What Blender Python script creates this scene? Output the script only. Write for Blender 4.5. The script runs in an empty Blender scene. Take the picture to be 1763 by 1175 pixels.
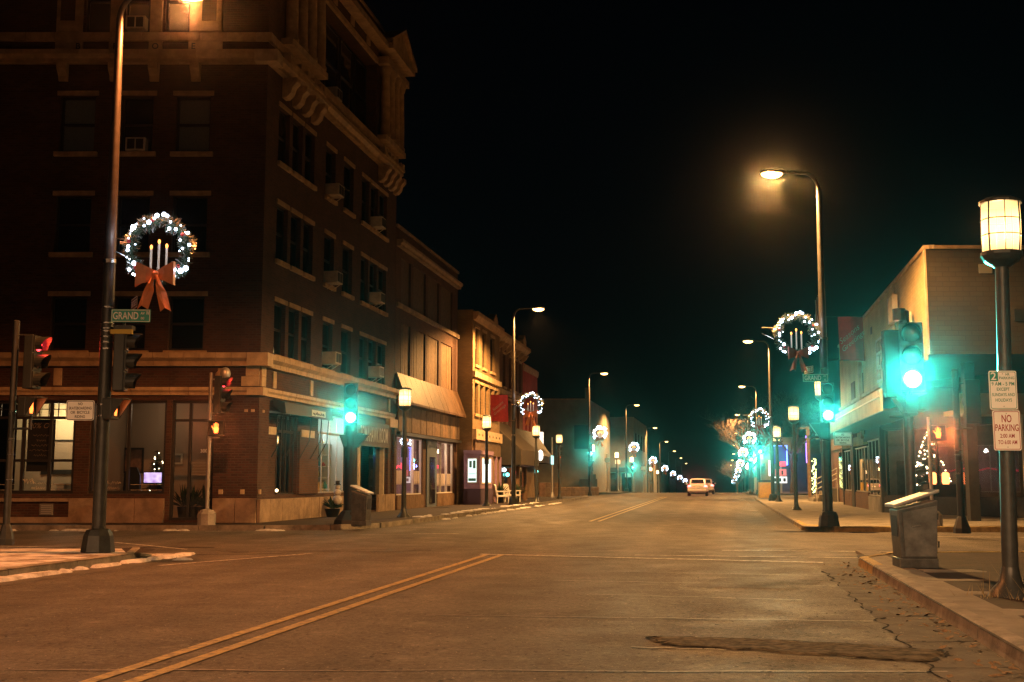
import bpy, bmesh, math, random
from mathutils import Matrix, Vector
R = math.radians
random.seed(7)
C = bpy.context.scene.collection
SC = bpy.context.scene
TA = 0.18                                   # the street runs 10.2 degrees to the right of the view
AZ = math.atan(TA); CA, SA = math.cos(AZ), math.sin(AZ)

# ------------------------------------------------------------------ camera, sky, moon, exposure
cam = bpy.data.cameras.new('camera'); cam.sensor_width = 36; cam.lens = 40.84
cam.clip_start = .1; cam.clip_end = 3000
co = bpy.data.objects.new('camera', cam); C.objects.link(co)
co.location = (0, 0, 1.4); co.rotation_euler = (R(90) + math.atan(239.5/2000), 0, 0)
SC.camera = co
w = bpy.data.worlds.new('World'); SC.world = w; w.use_nodes = True
nt = w.node_tree; bg = nt.nodes['Background']
sky = nt.nodes.new('ShaderNodeTexSky'); sky.sky_type = 'NISHITA'; sky.sun_disc = False
sky.sun_elevation = R(20); sky.sun_rotation = R(200)
nt.links.new(sky.outputs[0], bg.inputs[0]); bg.inputs[1].default_value = 0.0002
sl = bpy.data.lights.new('moon', 'SUN'); sl.energy = .002; sl.angle = R(.5); sl.color = (.8, .88, 1)
so = bpy.data.objects.new('moon', sl); C.objects.link(so); so.rotation_euler = (R(60), 0, R(-25))
SC.view_settings.view_transform = 'Standard'; SC.view_settings.look = 'None'
SC.view_settings.exposure = 0; SC.view_settings.gamma = 1; SC.view_settings.use_curve_mapping = False
SC.render.engine = 'CYCLES'
try:
    SC.cycles.use_denoising = True; SC.cycles.denoising_prefilter = 'NONE'; SC.cycles.max_bounces = 6; SC.cycles.sample_clamp_indirect = 4
    SC.cycles.transparent_max_bounces = 12; SC.cycles.use_light_tree = True
    SC.cycles.caustics_reflective = False; SC.cycles.caustics_refractive = False
except Exception: pass
SODIUM = (1.0, .48, .14); SODRED = (1.0, .29, .07); SODPALE = (1.0, .52, .24); LANTERN = (1.0, .60, .25); GREEN = (.06, 1.0, .72); RED = (1.0, .05, .02)
KL, KS, KG = 1.0, 1.0, 1.0                  # overall trims: street lamps, lanterns, signals

# ------------------------------------------------------------------ helpers
def zg(y):                                   # the street is level, then falls away past the crest
    return 0.0 if y < 128 else -0.019*(y-128)*min(1, (y-128)/25)
def at(q, y, z=0):                            # q: offset from the street axis, measured across
    return Vector((q + TA*y, y, z))
class MB:
    def __init__(s): s.v = []; s.f = []
    def add(s, vs, fs):
        n = len(s.v); s.v += [Vector(p) for p in vs]; s.f += [tuple(i+n for i in f) for f in fs]; return s
    def poly(s, *p): return s.add(p, [tuple(range(len(p)))])
    def box(s, x0, x1, y0, y1, z0, z1, F=None):
        F = F or (lambda a, b, c: Vector((a, b, c)))
        p = [F(x, y, z) for z in (z0, z1) for y in (y0, y1) for x in (x0, x1)]
        return s.add(p, [(0,2,3,1), (4,5,7,6), (0,1,5,4), (2,6,7,3), (0,4,6,2), (1,3,7,5)])
    def prism(s, pts, a0, a1, F):             # pts in the first two arguments of F, extruded along the third
        n = len(pts)
        v = [F(p[0], p[1], a0) for p in pts] + [F(p[0], p[1], a1) for p in pts]
        return s.add(v, [tuple(range(n-1, -1, -1)), tuple(range(n, 2*n))] + [(i, (i+1) % n, n+(i+1) % n, n+i) for i in range(n)])
    def tube(s, pts, rad, n=8, cap=True):
        pts = [Vector(p) for p in pts]
        if not hasattr(rad, '__len__'): rad = [rad]*len(pts)
        v = []; f = []; ref = None
        for i, p in enumerate(pts):
            d = (pts[min(i+1, len(pts)-1)] - pts[max(i-1, 0)]).normalized()
            if ref is None: ref = d.orthogonal().normalized() if abs(d.z) < .99 else Vector((1, 0, 0))
            a = (ref - d*ref.dot(d)).normalized(); b = d.cross(a); ref = a
            for k in range(n):
                t = 2*math.pi*k/n + math.pi/n
                v.append(p + (a*math.cos(t) + b*math.sin(t))*rad[i])
        for i in range(len(pts)-1):
            for k in range(n): f.append((i*n+k, i*n+(k+1) % n, (i+1)*n+(k+1) % n, (i+1)*n+k))
        if cap: f += [tuple(range(n-1, -1, -1)), tuple(range((len(pts)-1)*n, len(pts)*n))]
        return s.add(v, f)
    def lathe(s, prof, n=12, c=(0, 0, 0)): return s.tube([(c[0], c[1], c[2]+z+i*1e-5) for i, (r, z) in enumerate(prof)], [r for r, z in prof], n)
    def ball(s, c, r, n=8, m=5, sc=(1, 1, 1)):
        c = Vector(c); v = []; f = []
        for i in range(m+1):
            t = math.pi*i/m
            for k in range(n):
                a = 2*math.pi*k/n
                v.append(c + Vector((math.sin(t)*math.cos(a)*sc[0], math.sin(t)*math.sin(a)*sc[1], math.cos(t)*sc[2]))*r)
        for i in range(m):
            for k in range(n): f.append((i*n+k, (i+1)*n+k, (i+1)*n+(k+1) % n, i*n+(k+1) % n))
        return s.add(v, f)
    def build(s, name, mat, parent=None, smooth=False, bevel=0, **k):
        M = Matrix.Identity(4); p = parent
        while p is not None: M = p.matrix_basis @ M; p = p.parent
        Mi = M.inverted(); v = [Mi @ q for q in s.v]
        me = bpy.data.meshes.new(name); me.from_pydata(v, [], s.f)
        if bevel:
            bm = bmesh.new(); bm.from_mesh(me); bmesh.ops.remove_doubles(bm, verts=bm.verts, dist=1e-5)
            bmesh.ops.bevel(bm, geom=[e for e in bm.edges if e.is_manifold and e.calc_face_angle(0) > .6], offset=bevel, segments=2, affect='EDGES', profile=.6)
            bm.to_mesh(me); bm.free()
        uv = me.uv_layers.new(name='m')
        for pl in me.polygons:
            nn = M.to_3x3() @ pl.normal
            if abs(nn.z) > .75: ax = Vector((1, 0, 0)); ay = Vector((0, 1, 0))
            else: ax = Vector((-nn.y, nn.x, 0)).normalized(); ay = Vector((0, 0, 1))
            for li in pl.loop_indices:
                wv = M @ me.vertices[me.loops[li].vertex_index].co
                uv.data[li].uv = (wv.dot(ax), wv.dot(ay))
        if smooth: me.polygons.foreach_set('use_smooth', [True]*len(me.polygons))
        if smooth == 'auto':
            try: me.set_sharp_from_angle(angle=R(40))
            except Exception: pass
        me.materials.append(mat); me.update()
        o = bpy.data.objects.new(name, me); C.objects.link(o)
        if parent is not None: o.parent = parent
        return tag(o, **k)
def tag(o, label=None, cat=None, group=None, kind=None):
    if label: o['label'] = label
    if cat: o['category'] = cat
    if group: o['group'] = group
    if kind: o['kind'] = kind
    return o
def empty(name, loc=(0, 0, 0), rz=0, **k):
    o = bpy.data.objects.new(name, None); C.objects.link(o); o.empty_display_size = .2
    o.location = loc; o.rotation_euler = (0, 0, rz)
    o.matrix_basis = Matrix.Translation(loc) @ Matrix.Rotation(rz, 4, 'Z')
    return tag(o, **k)
KIDS = {}
def copy_tree(o, parent=None):
    c = o.copy(); C.objects.link(c)
    if parent is not None: c.parent = parent
    for ch in o.children: copy_tree(ch, c)
    return c
def place(o, loc, rz=0):
    o.matrix_basis = Matrix.Translation(loc) @ Matrix.Rotation(rz, 4, 'Z'); return o
def piece(name, me, parent, M):                # a small repeated piece that shares its mesh
    o = bpy.data.objects.new(name, me); C.objects.link(o); o.parent = parent
    P = Matrix.Identity(4); p = parent
    while p is not None: P = p.matrix_basis @ P; p = p.parent
    o.matrix_basis = P.inverted() @ M; return o
def FR(O, U, N): return lambda u, d, z: Vector((O[0]+U[0]*u+N[0]*d, O[1]+U[1]*u+N[1]*d, z))
def lamp(kind, loc, energy, color, parent=None, size=.1, rot=None, spot=None, blend=.5):
    l = bpy.data.lights.new('lamp_light', kind); l.energy = energy; l.color = color
    l.shadow_soft_size = size
    if kind == 'SPOT': l.spot_size = R(spot); l.spot_blend = blend
    o = bpy.data.objects.new('lamp_light', l); C.objects.link(o); o.location = loc
    if rot: o.rotation_euler = rot
    if parent is not None: o.parent = parent
    return o
def text(name, s, mat, parent, o, right, up, h=None, w=None, bold=0, shear=0, spacing=1.0, line=1.0, **k):
    cu = bpy.data.curves.new(name, 'FONT'); cu.body = s; cu.size = 1; cu.offset = bold; cu.shear = shear
    cu.align_x = 'CENTER'; cu.align_y = 'CENTER'; cu.space_character = spacing; cu.space_line = line; cu.resolution_u = 3
    t = bpy.data.objects.new(name, cu); me0 = bpy.data.meshes.new_from_object(t)
    vs = [v.co.copy() for v in me0.vertices]; fs = [tuple(p.vertices) for p in me0.polygons]
    bpy.data.objects.remove(t); bpy.data.curves.remove(cu); bpy.data.meshes.remove(me0)
    x0, x1 = min(v.x for v in vs), max(v.x for v in vs); y0, y1 = min(v.y for v in vs), max(v.y for v in vs)
    sy = h/(y1-y0) if h else w/(x1-x0)
    sx = w/(x1-x0) if w else sy
    right = Vector(right).normalized(); up = Vector(up).normalized(); o = Vector(o)
    m = MB(); m.v = [o + right*((v.x-(x0+x1)/2)*sx) + up*((v.y-(y0+y1)/2)*sy) for v in vs]; m.f = fs
    return m.build(name, mat, parent, **k)

def each(name, m, root, F, *boxes, **k):       # several like pieces, each a mesh of its own
    for a in boxes: b = MB(); b.box(*a, F); o = b.build(name, m, root, **k)
    return o
# ------------------------------------------------------------------ materials
def mat(name, col, rough=.7, metal=0, var=0, vscale=3., bump=0, bscale=30., emit=None, es=0, col2=None, spec=.4, sample=True):
    m = bpy.data.materials.new(name); m.use_nodes = True; n = m.node_tree.nodes; L = m.node_tree.links
    b = n['Principled BSDF']; b.inputs['Roughness'].default_value = rough; b.inputs['Metallic'].default_value = metal
    b.inputs['Specular IOR Level'].default_value = spec
    b.inputs['Base Color'].default_value = (*col, 1)
    if var or bump: tc = n.new('ShaderNodeTexCoord')
    if var:
        nz = n.new('ShaderNodeTexNoise'); nz.inputs['Scale'].default_value = vscale; nz.inputs['Detail'].default_value = 6; nz.inputs['Roughness'].default_value = .65
        L.new(tc.outputs['Object'], nz.inputs['Vector'])
        r = n.new('ShaderNodeValToRGB'); r.color_ramp.elements[0].position = .3; r.color_ramp.elements[1].position = .7
        c2 = col2 or tuple(min(1, c*(1+var)) for c in col)
        r.color_ramp.elements[0].color = (*[c*(1-var) for c in col], 1); r.color_ramp.elements[1].color = (*c2, 1)
        L.new(nz.outputs['Fac'], r.inputs[0]); L.new(r.outputs[0], b.inputs['Base Color'])
    if bump:
        nb = n.new('ShaderNodeTexNoise'); nb.inputs['Scale'].default_value = bscale; nb.inputs['Detail'].default_value = 4
        L.new(tc.outputs['Object'], nb.inputs['Vector'])
        bp = n.new('ShaderNodeBump'); bp.inputs['Strength'].default_value = bump; bp.inputs['Distance'].default_value = .02
        L.new(nb.outputs['Fac'], bp.inputs['Height']); L.new(bp.outputs[0], b.inputs['Normal'])
    if emit:
        b.inputs['Emission Color'].default_value = (*emit, 1); b.inputs['Emission Strength'].default_value = es
    if not sample: m.cycles.emission_sampling = 'NONE'
    return m
def brick(name, c1, c2, mortar, bw=.22, bh=.076, ms=.012, bump=.6, dirt=.5):
    m = bpy.data.materials.new(name); m.use_nodes = True; n = m.node_tree.nodes; L = m.node_tree.links
    b = n['Principled BSDF']; b.inputs['Roughness'].default_value = .82; b.inputs['Specular IOR Level'].default_value = .3
    u = n.new('ShaderNodeUVMap'); u.uv_map = 'm'
    t = n.new('ShaderNodeTexBrick'); t.inputs['Scale'].default_value = 1; t.inputs['Brick Width'].default_value = bw; t.inputs['Row Height'].default_value = bh
    t.inputs['Mortar Size'].default_value = ms; t.inputs['Mortar Smooth'].default_value = .2; t.inputs['Bias'].default_value = 0
    t.inputs['Color1'].default_value = (*c1, 1); t.inputs['Color2'].default_value = (*c2, 1); t.inputs['Mortar'].default_value = (*mortar, 1)
    L.new(u.outputs[0], t.inputs['Vector'])
    nz = n.new('ShaderNodeTexNoise'); nz.inputs['Scale'].default_value = .9; nz.inputs['Detail'].default_value = 7
    L.new(u.outputs[0], nz.inputs['Vector'])
    mx = n.new('ShaderNodeMix'); mx.data_type = 'RGBA'; mx.blend_type = 'MULTIPLY'; mx.inputs[0].default_value = dirt
    r = n.new('ShaderNodeValToRGB'); r.color_ramp.elements[0].position = .3; r.color_ramp.elements[1].position = .65
    r.color_ramp.elements[0].color = (.35, .33, .32, 1)
    L.new(nz.outputs['Fac'], r.inputs[0]); L.new(t.outputs['Color'], mx.inputs[6]); L.new(r.outputs[0], mx.inputs[7]); L.new(mx.outputs[2], b.inputs['Base Color'])
    bp = n.new('ShaderNodeBump'); bp.inputs['Strength'].default_value = bump; bp.inputs['Distance'].default_value = .01; bp.invert = True
    L.new(t.outputs['Fac'], bp.inputs['Height']); L.new(bp.outputs[0], b.inputs['Normal'])
    return m
def glassmat(name, refl=.1, tint=(.85, .9, .9), rough=.01):
    m = bpy.data.materials.new(name); m.use_nodes = True; n = m.node_tree.nodes; L = m.node_tree.links
    n.remove(n['Principled BSDF']); tr = n.new('ShaderNodeBsdfTransparent'); tr.inputs[0].default_value = (*tint, 1)
    g = n.new('ShaderNodeBsdfGlossy'); g.inputs['Roughness'].default_value = rough; g.inputs[0].default_value = (.95, .97, 1, 1)
    lw = n.new('ShaderNodeLayerWeight'); lw.inputs[0].default_value = .5
    mp = n.new('ShaderNodeMath'); mp.operation = 'MULTIPLY_ADD'; mp.inputs[1].default_value = .75; mp.inputs[2].default_value = refl; mp.use_clamp = True
    pw = n.new('ShaderNodeMath'); pw.operation = 'POWER'; pw.inputs[1].default_value = 3
    L.new(lw.outputs['Facing'], pw.inputs[0]); L.new(pw.outputs[0], mp.inputs[0])
    mx = n.new('ShaderNodeMixShader'); L.new(mp.outputs[0], mx.inputs[0]); L.new(tr.outputs[0], mx.inputs[1]); L.new(g.outputs[0], mx.inputs[2])
    L.new(mx.outputs[0], n['Material Output'].inputs[0]); return m
def emat(name, col, s, sample=True):
    return mat(name, tuple(min(1, c*.5) for c in col), .5, emit=col, es=s, sample=sample)
def asphalt(name, base, wear):
    m = bpy.data.materials.new(name); m.use_nodes = True; n = m.node_tree.nodes; L = m.node_tree.links
    b = n['Principled BSDF']; b.inputs['Specular IOR Level'].default_value = .35
    g = n.new('ShaderNodeNewGeometry')
    def nz(scale, det=5, rough=.6, vec=None, sc=None):
        t = n.new('ShaderNodeTexNoise'); t.inputs['Scale'].default_value = scale; t.inputs['Detail'].default_value = det; t.inputs['Roughness'].default_value = rough
        if sc:
            mp = n.new('ShaderNodeMapping'); mp.inputs['Rotation'].default_value = (0, 0, AZ); mp.inputs['Scale'].default_value = sc
            L.new(g.outputs['Position'], mp.inputs['Vector']); L.new(mp.outputs[0], t.inputs['Vector'])
        else: L.new(g.outputs['Position'], t.inputs['Vector'])
        return t
    def ramp(t, a, b_, c0, c1):
        r = n.new('ShaderNodeValToRGB'); r.color_ramp.elements[0].position = a; r.color_ramp.elements[1].position = b_
        r.color_ramp.elements[0].color = (*c0, 1); r.color_ramp.elements[1].color = (*c1, 1); L.new(t.outputs['Fac'], r.inputs[0]); return r
    def mix(bt, f, a, c):
        mx = n.new('ShaderNodeMix'); mx.data_type = 'RGBA'; mx.blend_type = bt; mx.inputs[0].default_value = f
        L.new(a, mx.inputs[6]); L.new(c, mx.inputs[7]); return mx.outputs[2]
    big = ramp(nz(.35, 6, .6), .30, .70, [c*.75 for c in base], [c*1.2 for c in base])
    lane = ramp(nz(.9, 3, .5, sc=(1, .06, 1)), .35, .68, (.74, .72, .70), (1.16, 1.13, 1.10))
    fine = ramp(nz(15, 9, .9), .40, .61, (.30, .30, .30), (1.85, 1.82, 1.75))
    blot = ramp(nz(1.7, 7, .72), .52, .62, (1, 1, 1), (.62, .60, .58))
    pale = ramp(nz(2.6, 8, .7), .56, .70, (0, 0, 0), tuple(wear))
    sp = n.new('ShaderNodeSeparateXYZ'); L.new(g.outputs['Position'], sp.inputs[0])             # wheel tracks along the lanes
    q = n.new('ShaderNodeMath'); q.operation = 'MULTIPLY_ADD'; q.inputs[1].default_value = -TA; L.new(sp.outputs[1], q.inputs[0]); L.new(sp.outputs[0], q.inputs[2])
    wv = nz(.5, 3); q2 = n.new('ShaderNodeMath'); q2.operation = 'MULTIPLY_ADD'; q2.inputs[1].default_value = .9; L.new(wv.outputs['Fac'], q2.inputs[0]); L.new(q.outputs[0], q2.inputs[2])
    q3 = n.new('ShaderNodeMath'); q3.operation = 'MULTIPLY'; q3.inputs[1].default_value = 3.5; L.new(q2.outputs[0], q3.inputs[0])
    sn = n.new('ShaderNodeMath'); sn.operation = 'SINE'; L.new(q3.outputs[0], sn.inputs[0])
    tr = n.new('ShaderNodeValToRGB'); tr.color_ramp.elements[0].position = 0; tr.color_ramp.elements[0].color = (.82, .81, .80, 1); tr.color_ramp.elements[1].color = (1.1, 1.09, 1.07, 1); L.new(sn.outputs[0], tr.inputs[0])
    c = mix('MULTIPLY', .9, big.outputs[0], lane.outputs[0]); c = mix('MULTIPLY', .8, c, tr.outputs[0]); c = mix('MULTIPLY', .85, c, fine.outputs[0])
    c = mix('MULTIPLY', .6, c, blot.outputs[0]); spk = ramp(nz(34, 2, .5), .66, .72, (0, 0, 0), (.16, .15, .14)); c = mix('ADD', .8, c, pale.outputs[0]); c = mix('ADD', .7, c, spk.outputs[0])
    L.new(c, b.inputs['Base Color'])
    rr = ramp(nz(1.1, 5, .6), .3, .7, (.62,)*3, (.88,)*3); L.new(rr.outputs[0], b.inputs['Roughness'])
    bp = n.new('ShaderNodeBump'); bp.inputs['Strength'].default_value = .55; bp.inputs['Distance'].default_value = .012
    L.new(nz(70, 3, .7).outputs['Fac'], bp.inputs['Height']); L.new(bp.outputs[0], b.inputs['Normal'])
    return m
def worn(name, col, base, thr=.5):             # road paint worn through to the asphalt
    m = mat(name, col, .6, bump=.3, bscale=70); n = m.node_tree.nodes; L = m.node_tree.links
    g = n.new('ShaderNodeNewGeometry'); t = n.new('ShaderNodeTexNoise'); t.inputs['Scale'].default_value = 9; t.inputs['Detail'].default_value = 9; t.inputs['Roughness'].default_value = .75
    L.new(g.outputs['Position'], t.inputs['Vector'])
    r = n.new('ShaderNodeValToRGB'); r.color_ramp.elements[0].position = thr-.1; r.color_ramp.elements[1].position = thr+.1
    r.color_ramp.elements[0].color = (*col, 1); r.color_ramp.elements[1].color = (*base, 1)
    L.new(t.outputs['Fac'], r.inputs[0]); L.new(r.outputs[0], n['Principled BSDF'].inputs['Base Color']); return m
ASP = asphalt('asphalt', (.085, .078, .070), (.075, .070, .062))
ASPP = asphalt('asphalt_patch', (.055, .050, .044), (.06, .055, .05))
CONC = mat('concrete', (.30, .28, .25), .85, var=.35, vscale=2.2, bump=.4, bscale=40)
GUT = mat('gutter_concrete', (.075, .066, .054), .85, var=.45, vscale=2.5, bump=.5, bscale=30)
KERB = mat('kerb_concrete', (.20, .18, .15), .85, var=.5, vscale=3, bump=.6, bscale=35)
KERBY = mat('kerb_worn_yellow', (.33, .24, .09), .8, var=.55, vscale=4, bump=.6, bscale=35)
PAVER = brick('sidewalk_brick', (.046, .028, .020), (.028, .019, .015), (.016, .014, .012), .4, .2, .016, .5, .7)
SLAB = mat('sidewalk_slab', (.19, .175, .15), .88, var=.4, vscale=1.5, bump=.4, bscale=45)
SNOW = mat('snow', (.42, .40, .38), .8, var=.45, vscale=5, bump=1, bscale=22, col2=(.66, .65, .65))
YEL = worn('yellow_paint', (.38, .28, .10), (.10, .085, .06), .52)
WHT = worn('white_paint', (.55, .53, .48), (.10, .09, .08), .5)
CRACK = mat('tar_crack', (.016, .014, .012), .9, spec=.1)
PALE = worn('pale_crack', (.22, .20, .175), (.10, .09, .08), .5)
EARTH = mat('earth', (.03, .028, .022), .95, var=.4, vscale=.5)
BRICKD = brick('dark_brick', (.105, .046, .032), (.062, .030, .023), (.085, .064, .05))
BRICKM = brick('brown_brick', (.13, .055, .032), (.095, .042, .026), (.09, .07, .055))
BRICKO = brick('ochre_brick', (.30, .19, .085), (.24, .15, .065), (.2, .15, .1))
BRICKR = brick('red_brick', (.19, .085, .055), (.15, .065, .04), (.12, .09, .07))
BRICKY = brick('yellow_brick', (.58, .44, .22), (.52, .39, .19), (.45, .36, .22), .3, .1, .01, .5, .4)
BRICKT = brick('dark_front_brick', (.060, .045, .028), (.052, .038, .024), (.04, .032, .022), .4, .15, .012, .5, .3)  # front wall brick, much darker than the street side
PINK = brick('red_glow_wall', (.55, .10, .09), (.5, .09, .08), (.42, .09, .08))  # red light on the end wall is put into its brick colour
TERRA = mat('terracotta', (.46, .34, .21), .6, var=.3, vscale=2.5, bump=.25, bscale=20)
TERRA2 = mat('terracotta_weathered', (.40, .27, .15), .65, var=.35, vscale=3, bump=.3, bscale=20)
STONE = mat('base_stone', (.30, .22, .15), .8, var=.4, vscale=2, bump=.35, bscale=25)
GREYW = mat('grey_render', (.20, .19, .165), .9, var=.25, vscale=.6, bump=.3, bscale=12)
WOOD = mat('weathered_board', (.15, .088, .046), .75, var=.4, vscale=5, bump=.3, bscale=18)
WOODD = mat('dark_board', (.10, .065, .04), .75, var=.35, vscale=5, bump=.3, bscale=18)
SHING = mat('rusty_awning_panel', (.095, .048, .020), .55, var=.5, vscale=1.6, bump=.3, bscale=10)
SIGB = mat('signal_housing', (.020, .024, .022), .5, var=.2, vscale=8); HOODIN = mat('hood_lining', (.30, .24, .2), .6)
DARKM = mat('dark_metal', (.042, .045, .043), .42, .3, var=.3, vscale=6, bump=.1, bscale=40)
POLEM = mat('pole_paint', (.07, .062, .055), .38, .45, var=.3, vscale=7)
ALUM = mat('aluminium', (.48, .46, .43), .4, .6, var=.15, vscale=9)
STEEL = mat('steel_band', (.6, .58, .55), .25, 1)
BINM = mat('bin_metal', (.085, .085, .082), .38, .6, var=.45, vscale=5, bump=.1, bscale=30)
BINP = mat('bin_panel', (.13, .13, .125), .4, .5, var=.5, vscale=4)
BINL = mat('bin_lid', (.32, .32, .31), .35, .6, var=.2, vscale=8)
BLACK = mat('black_paint', (.012, .012, .012), .5)
TRIMD = mat('dark_trim', (.02, .018, .016), .5, var=.3, vscale=8)
TRIML = mat('cream_trim', (.5, .43, .32), .6, var=.2, vscale=6)
TRIMW = mat('white_trim', (.6, .58, .54), .5, var=.1, vscale=6)
TEAL = mat('teal_trim', (.06, .22, .2), .5)
PURP = mat('purple_paint', (.25, .16, .26), .6, var=.2, vscale=3)
ACM = mat('air_conditioner_paint', (.50, .45, .37), .55, var=.2, vscale=7)
DGL = mat('dark_glass', (.008, .009, .010), .06, spec=.6)
GLS = glassmat('shop_glass'); GLR = glassmat('reflective_glass', .34)
BLIND = mat('window_blind', (.36, .31, .22), .8, var=.1, vscale=9)
GREENS = mat('sign_green', (.03, .34, .26), .45); SWHITE = mat('sign_white', (.84, .84, .80), .45)
SBLACK = mat('sign_black', (.02, .02, .02), .5); SRED = mat('sign_red', (.30, .012, .012), .45); SGREEN = mat('sign_dark_green', (.02, .24, .17), .45)
CLOTH = mat('banner_red', (.55, .05, .04), .8, var=.2, vscale=5)
BOWR = mat('ribbon_dark_red', (.20, .035, .02), .5, var=.2, vscale=6)
BOW = mat('ribbon_orange', (.66, .23, .09), .4, var=.2, vscale=6)
NEEDLE = mat('fir_needles', (.035, .065, .035), .6, var=.5, vscale=20); TINSEL = mat('tinsel', (.62, .55, .5), .3, .7)
WAX = mat('candle', (.75, .7, .62), .5, emit=(1, .8, .6), es=.12, sample=False)
BARK = mat('bark', (.075, .048, .034), .9, var=.3, vscale=5)
LENSO = emat('street_lamp_lens', (1, .58, .20), 8, False)
LENSF = emat('far_lamp_lens', (1, .66, .40), 5, False)
PANE = emat('lantern_pane', (1, .55, .19), 1.0)
def frosted(m, zc, hz, s, lo):                # pane glow painted strongest half way up, as from a lamp inside
    n = m.node_tree.nodes; L = m.node_tree.links; tc = n.new('ShaderNodeTexCoord'); sx = n.new('ShaderNodeSeparateXYZ'); L.new(tc.outputs['Object'], sx.inputs[0])
    a = n.new('ShaderNodeMath'); a.operation = 'SUBTRACT'; a.inputs[1].default_value = zc; L.new(sx.outputs[2], a.inputs[0])
    b = n.new('ShaderNodeMath'); b.operation = 'DIVIDE'; b.inputs[1].default_value = hz; L.new(a.outputs[0], b.inputs[0])
    c = n.new('ShaderNodeMath'); c.operation = 'MULTIPLY'; L.new(b.outputs[0], c.inputs[0]); L.new(b.outputs[0], c.inputs[1])
    d = n.new('ShaderNodeMath'); d.operation = 'MULTIPLY_ADD'; d.inputs[1].default_value = lo-s; d.inputs[2].default_value = s; L.new(c.outputs[0], d.inputs[0])
    L.new(d.outputs[0], n['Principled BSDF'].inputs['Emission Strength'])
frosted(PANE, 4.11, .29, 2.6, .5)
def seethrough(m):                              # frosted panes let the lamp inside shine through
    n = m.node_tree.nodes; L = m.node_tree.links; b = n['Principled BSDF']; e = n.new('ShaderNodeEmission'); e.inputs[0].default_value = b.inputs['Emission Color'].default_value
    L.new(b.inputs['Emission Strength'].links[0].from_socket, e.inputs[1]); t = n.new('ShaderNodeBsdfTransparent'); t.inputs[0].default_value = (.9, .88, .84, 1); a = n.new('ShaderNodeAddShader')
    L.new(t.outputs[0], a.inputs[0]); L.new(e.outputs[0], a.inputs[1]); L.new(a.outputs[0], n['Material Output'].inputs[0]); n.remove(b)
seethrough(PANE); PANE.cycles.emission_sampling = 'NONE'
PANEF = emat('far_lantern_pane', (1, .62, .28), 7, False)
TRENCH = mat('trench_fill', (.062, .051, .032), .95, var=.6, vscale=9, bump=1, bscale=14, col2=(.15, .125, .085), spec=.1)
FBULB = emat('fairy_bulb', (.66, .80, 1), 14, False)
WBULB = emat('warm_bulb', (1, .78, .5), 7, False)
FLAME = emat('candle_bulb', (1, .34, .07), 4, False)
LGREEN = emat('green_lens', (.10, 1, .76), 13, False); LRED = emat('red_lens', (1, .03, .04), 10, False); LOFF = mat('unlit_lens', (.06, .035, .03), .2)
HAND = emat('hand_lamp', (1, .17, .028), 4.5, False)
BLUEN = emat('blue_neon', (.12, .2, 1), 5); REDN = emat('red_neon', (1, .06, .1), 2.2, False); WHN = emat('lit_sign_face', (.95, .95, 1), 1.1, False)
TAIL = emat('tail_lamp', (1, .13, .12), 8, False); SCREEN = None
# ------------------------------------------------------------------ ground, road, pavements, kerbs
def sheet(name, m, qs, ys, z, **k):
    b = MB(); n = len(qs)
    b.v = [at(q, y, zg(y)+z) for y in ys for q in qs]
    b.f = [(j*n+i, j*n+i+1, (j+1)*n+i+1, (j+1)*n+i) for j in range(len(ys)-1) for i in range(n-1)]
    return b.build(name, m, kind='structure', **k)
sheet('ground', EARTH, [-230, -60, 0, 60, 130], [-70, 0, 60, 128]+list(range(134, 160, 6))+[200, 300, 420, 540], -.06)
sheet('road', ASP, [-70, -30, -10.3, -4, 2.2, 30, 70], [-60, -20, 0, 30, 60, 90, 120]+list(range(128, 170, 4))+list(range(180, 430, 20)), 0)
def bez(a, c, b, n=6): return [a*(1-t)**2 + c*2*t*(1-t) + b*t*t for t in [i/n for i in range(n+1)]]
V2 = lambda x, y: Vector((x, y, 0))
def corner(q, y, r, sx, sy, n=6):              # rounded corner between a street kerb and a cross street kerb
    return bez(at(q, y+sy*r), at(q, y), V2(at(q, y).x+sx*r, y), n)
kNR = [at(2.2, -40), at(2.2, -20), at(2.2, 0)] + corner(2.2, 21, 1.5, 1, -1) + [V2(30, 21), V2(60, 21)]
kFR = [V2(60, 31.9), V2(30, 31.9)] + corner(2.2, 31.9, 1.0, 1, 1)[::-1] + [at(2.2, 60), at(2.3, 85)] + corner(2.6, 101, 8, 1, -1) + [V2(60, 101)]
kNL = [V2(-60, 22.4), V2(-30, 22.4)] + corner(-10.25, 22.4, 1.7, -1, -1)[::-1] + [at(-10.25, 0), at(-10.25, -40)]
kFL = [V2(60-120, 33), V2(-30, 33)] + corner(-10.2, 33, 2.4, -1, 1)[::-1] + [at(-10.2, 52), at(-10.4, 60), at(-10.4, 80)] + corner(-10.6, 99, 9, -1, -1) + [V2(-60, 99)]
def slab(name, path, far, m, z=.132):
    b = MB(); pts = [Vector((p.x, p.y, z)) for p in path] + [Vector((p.x, p.y, z)) for p in far]
    b.poly(*pts); return b.build(name, m, kind='structure')
slab('pavement', kNR, [V2(60, -40)], PAVER)
slab('pavement', kFR, [V2(60, 60)], SLAB)
slab('pavement', kNL, [V2(-60, -40)], PAVER)
slab('pavement', kFL, [V2(-60, 60)], PAVER)
ysf = [112]+list(range(128, 170, 4))+list(range(180, 421, 20))
sheet('pavement', SLAB, [2.4, 5, 40], ysf, .13); sheet('pavement', SLAB, [-40, -14, -10.6], [118]+ysf[1:], .13)
def resample(path, step):
    out = [path[0].copy()]; acc = 0
    for a, b in zip(path, path[1:]):
        L = (b-a).length; d = (b-a).normalized(); t = step-acc
        while t <= L: out.append(a + d*t); t += step
        acc = L-(t-step)
    return out
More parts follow.
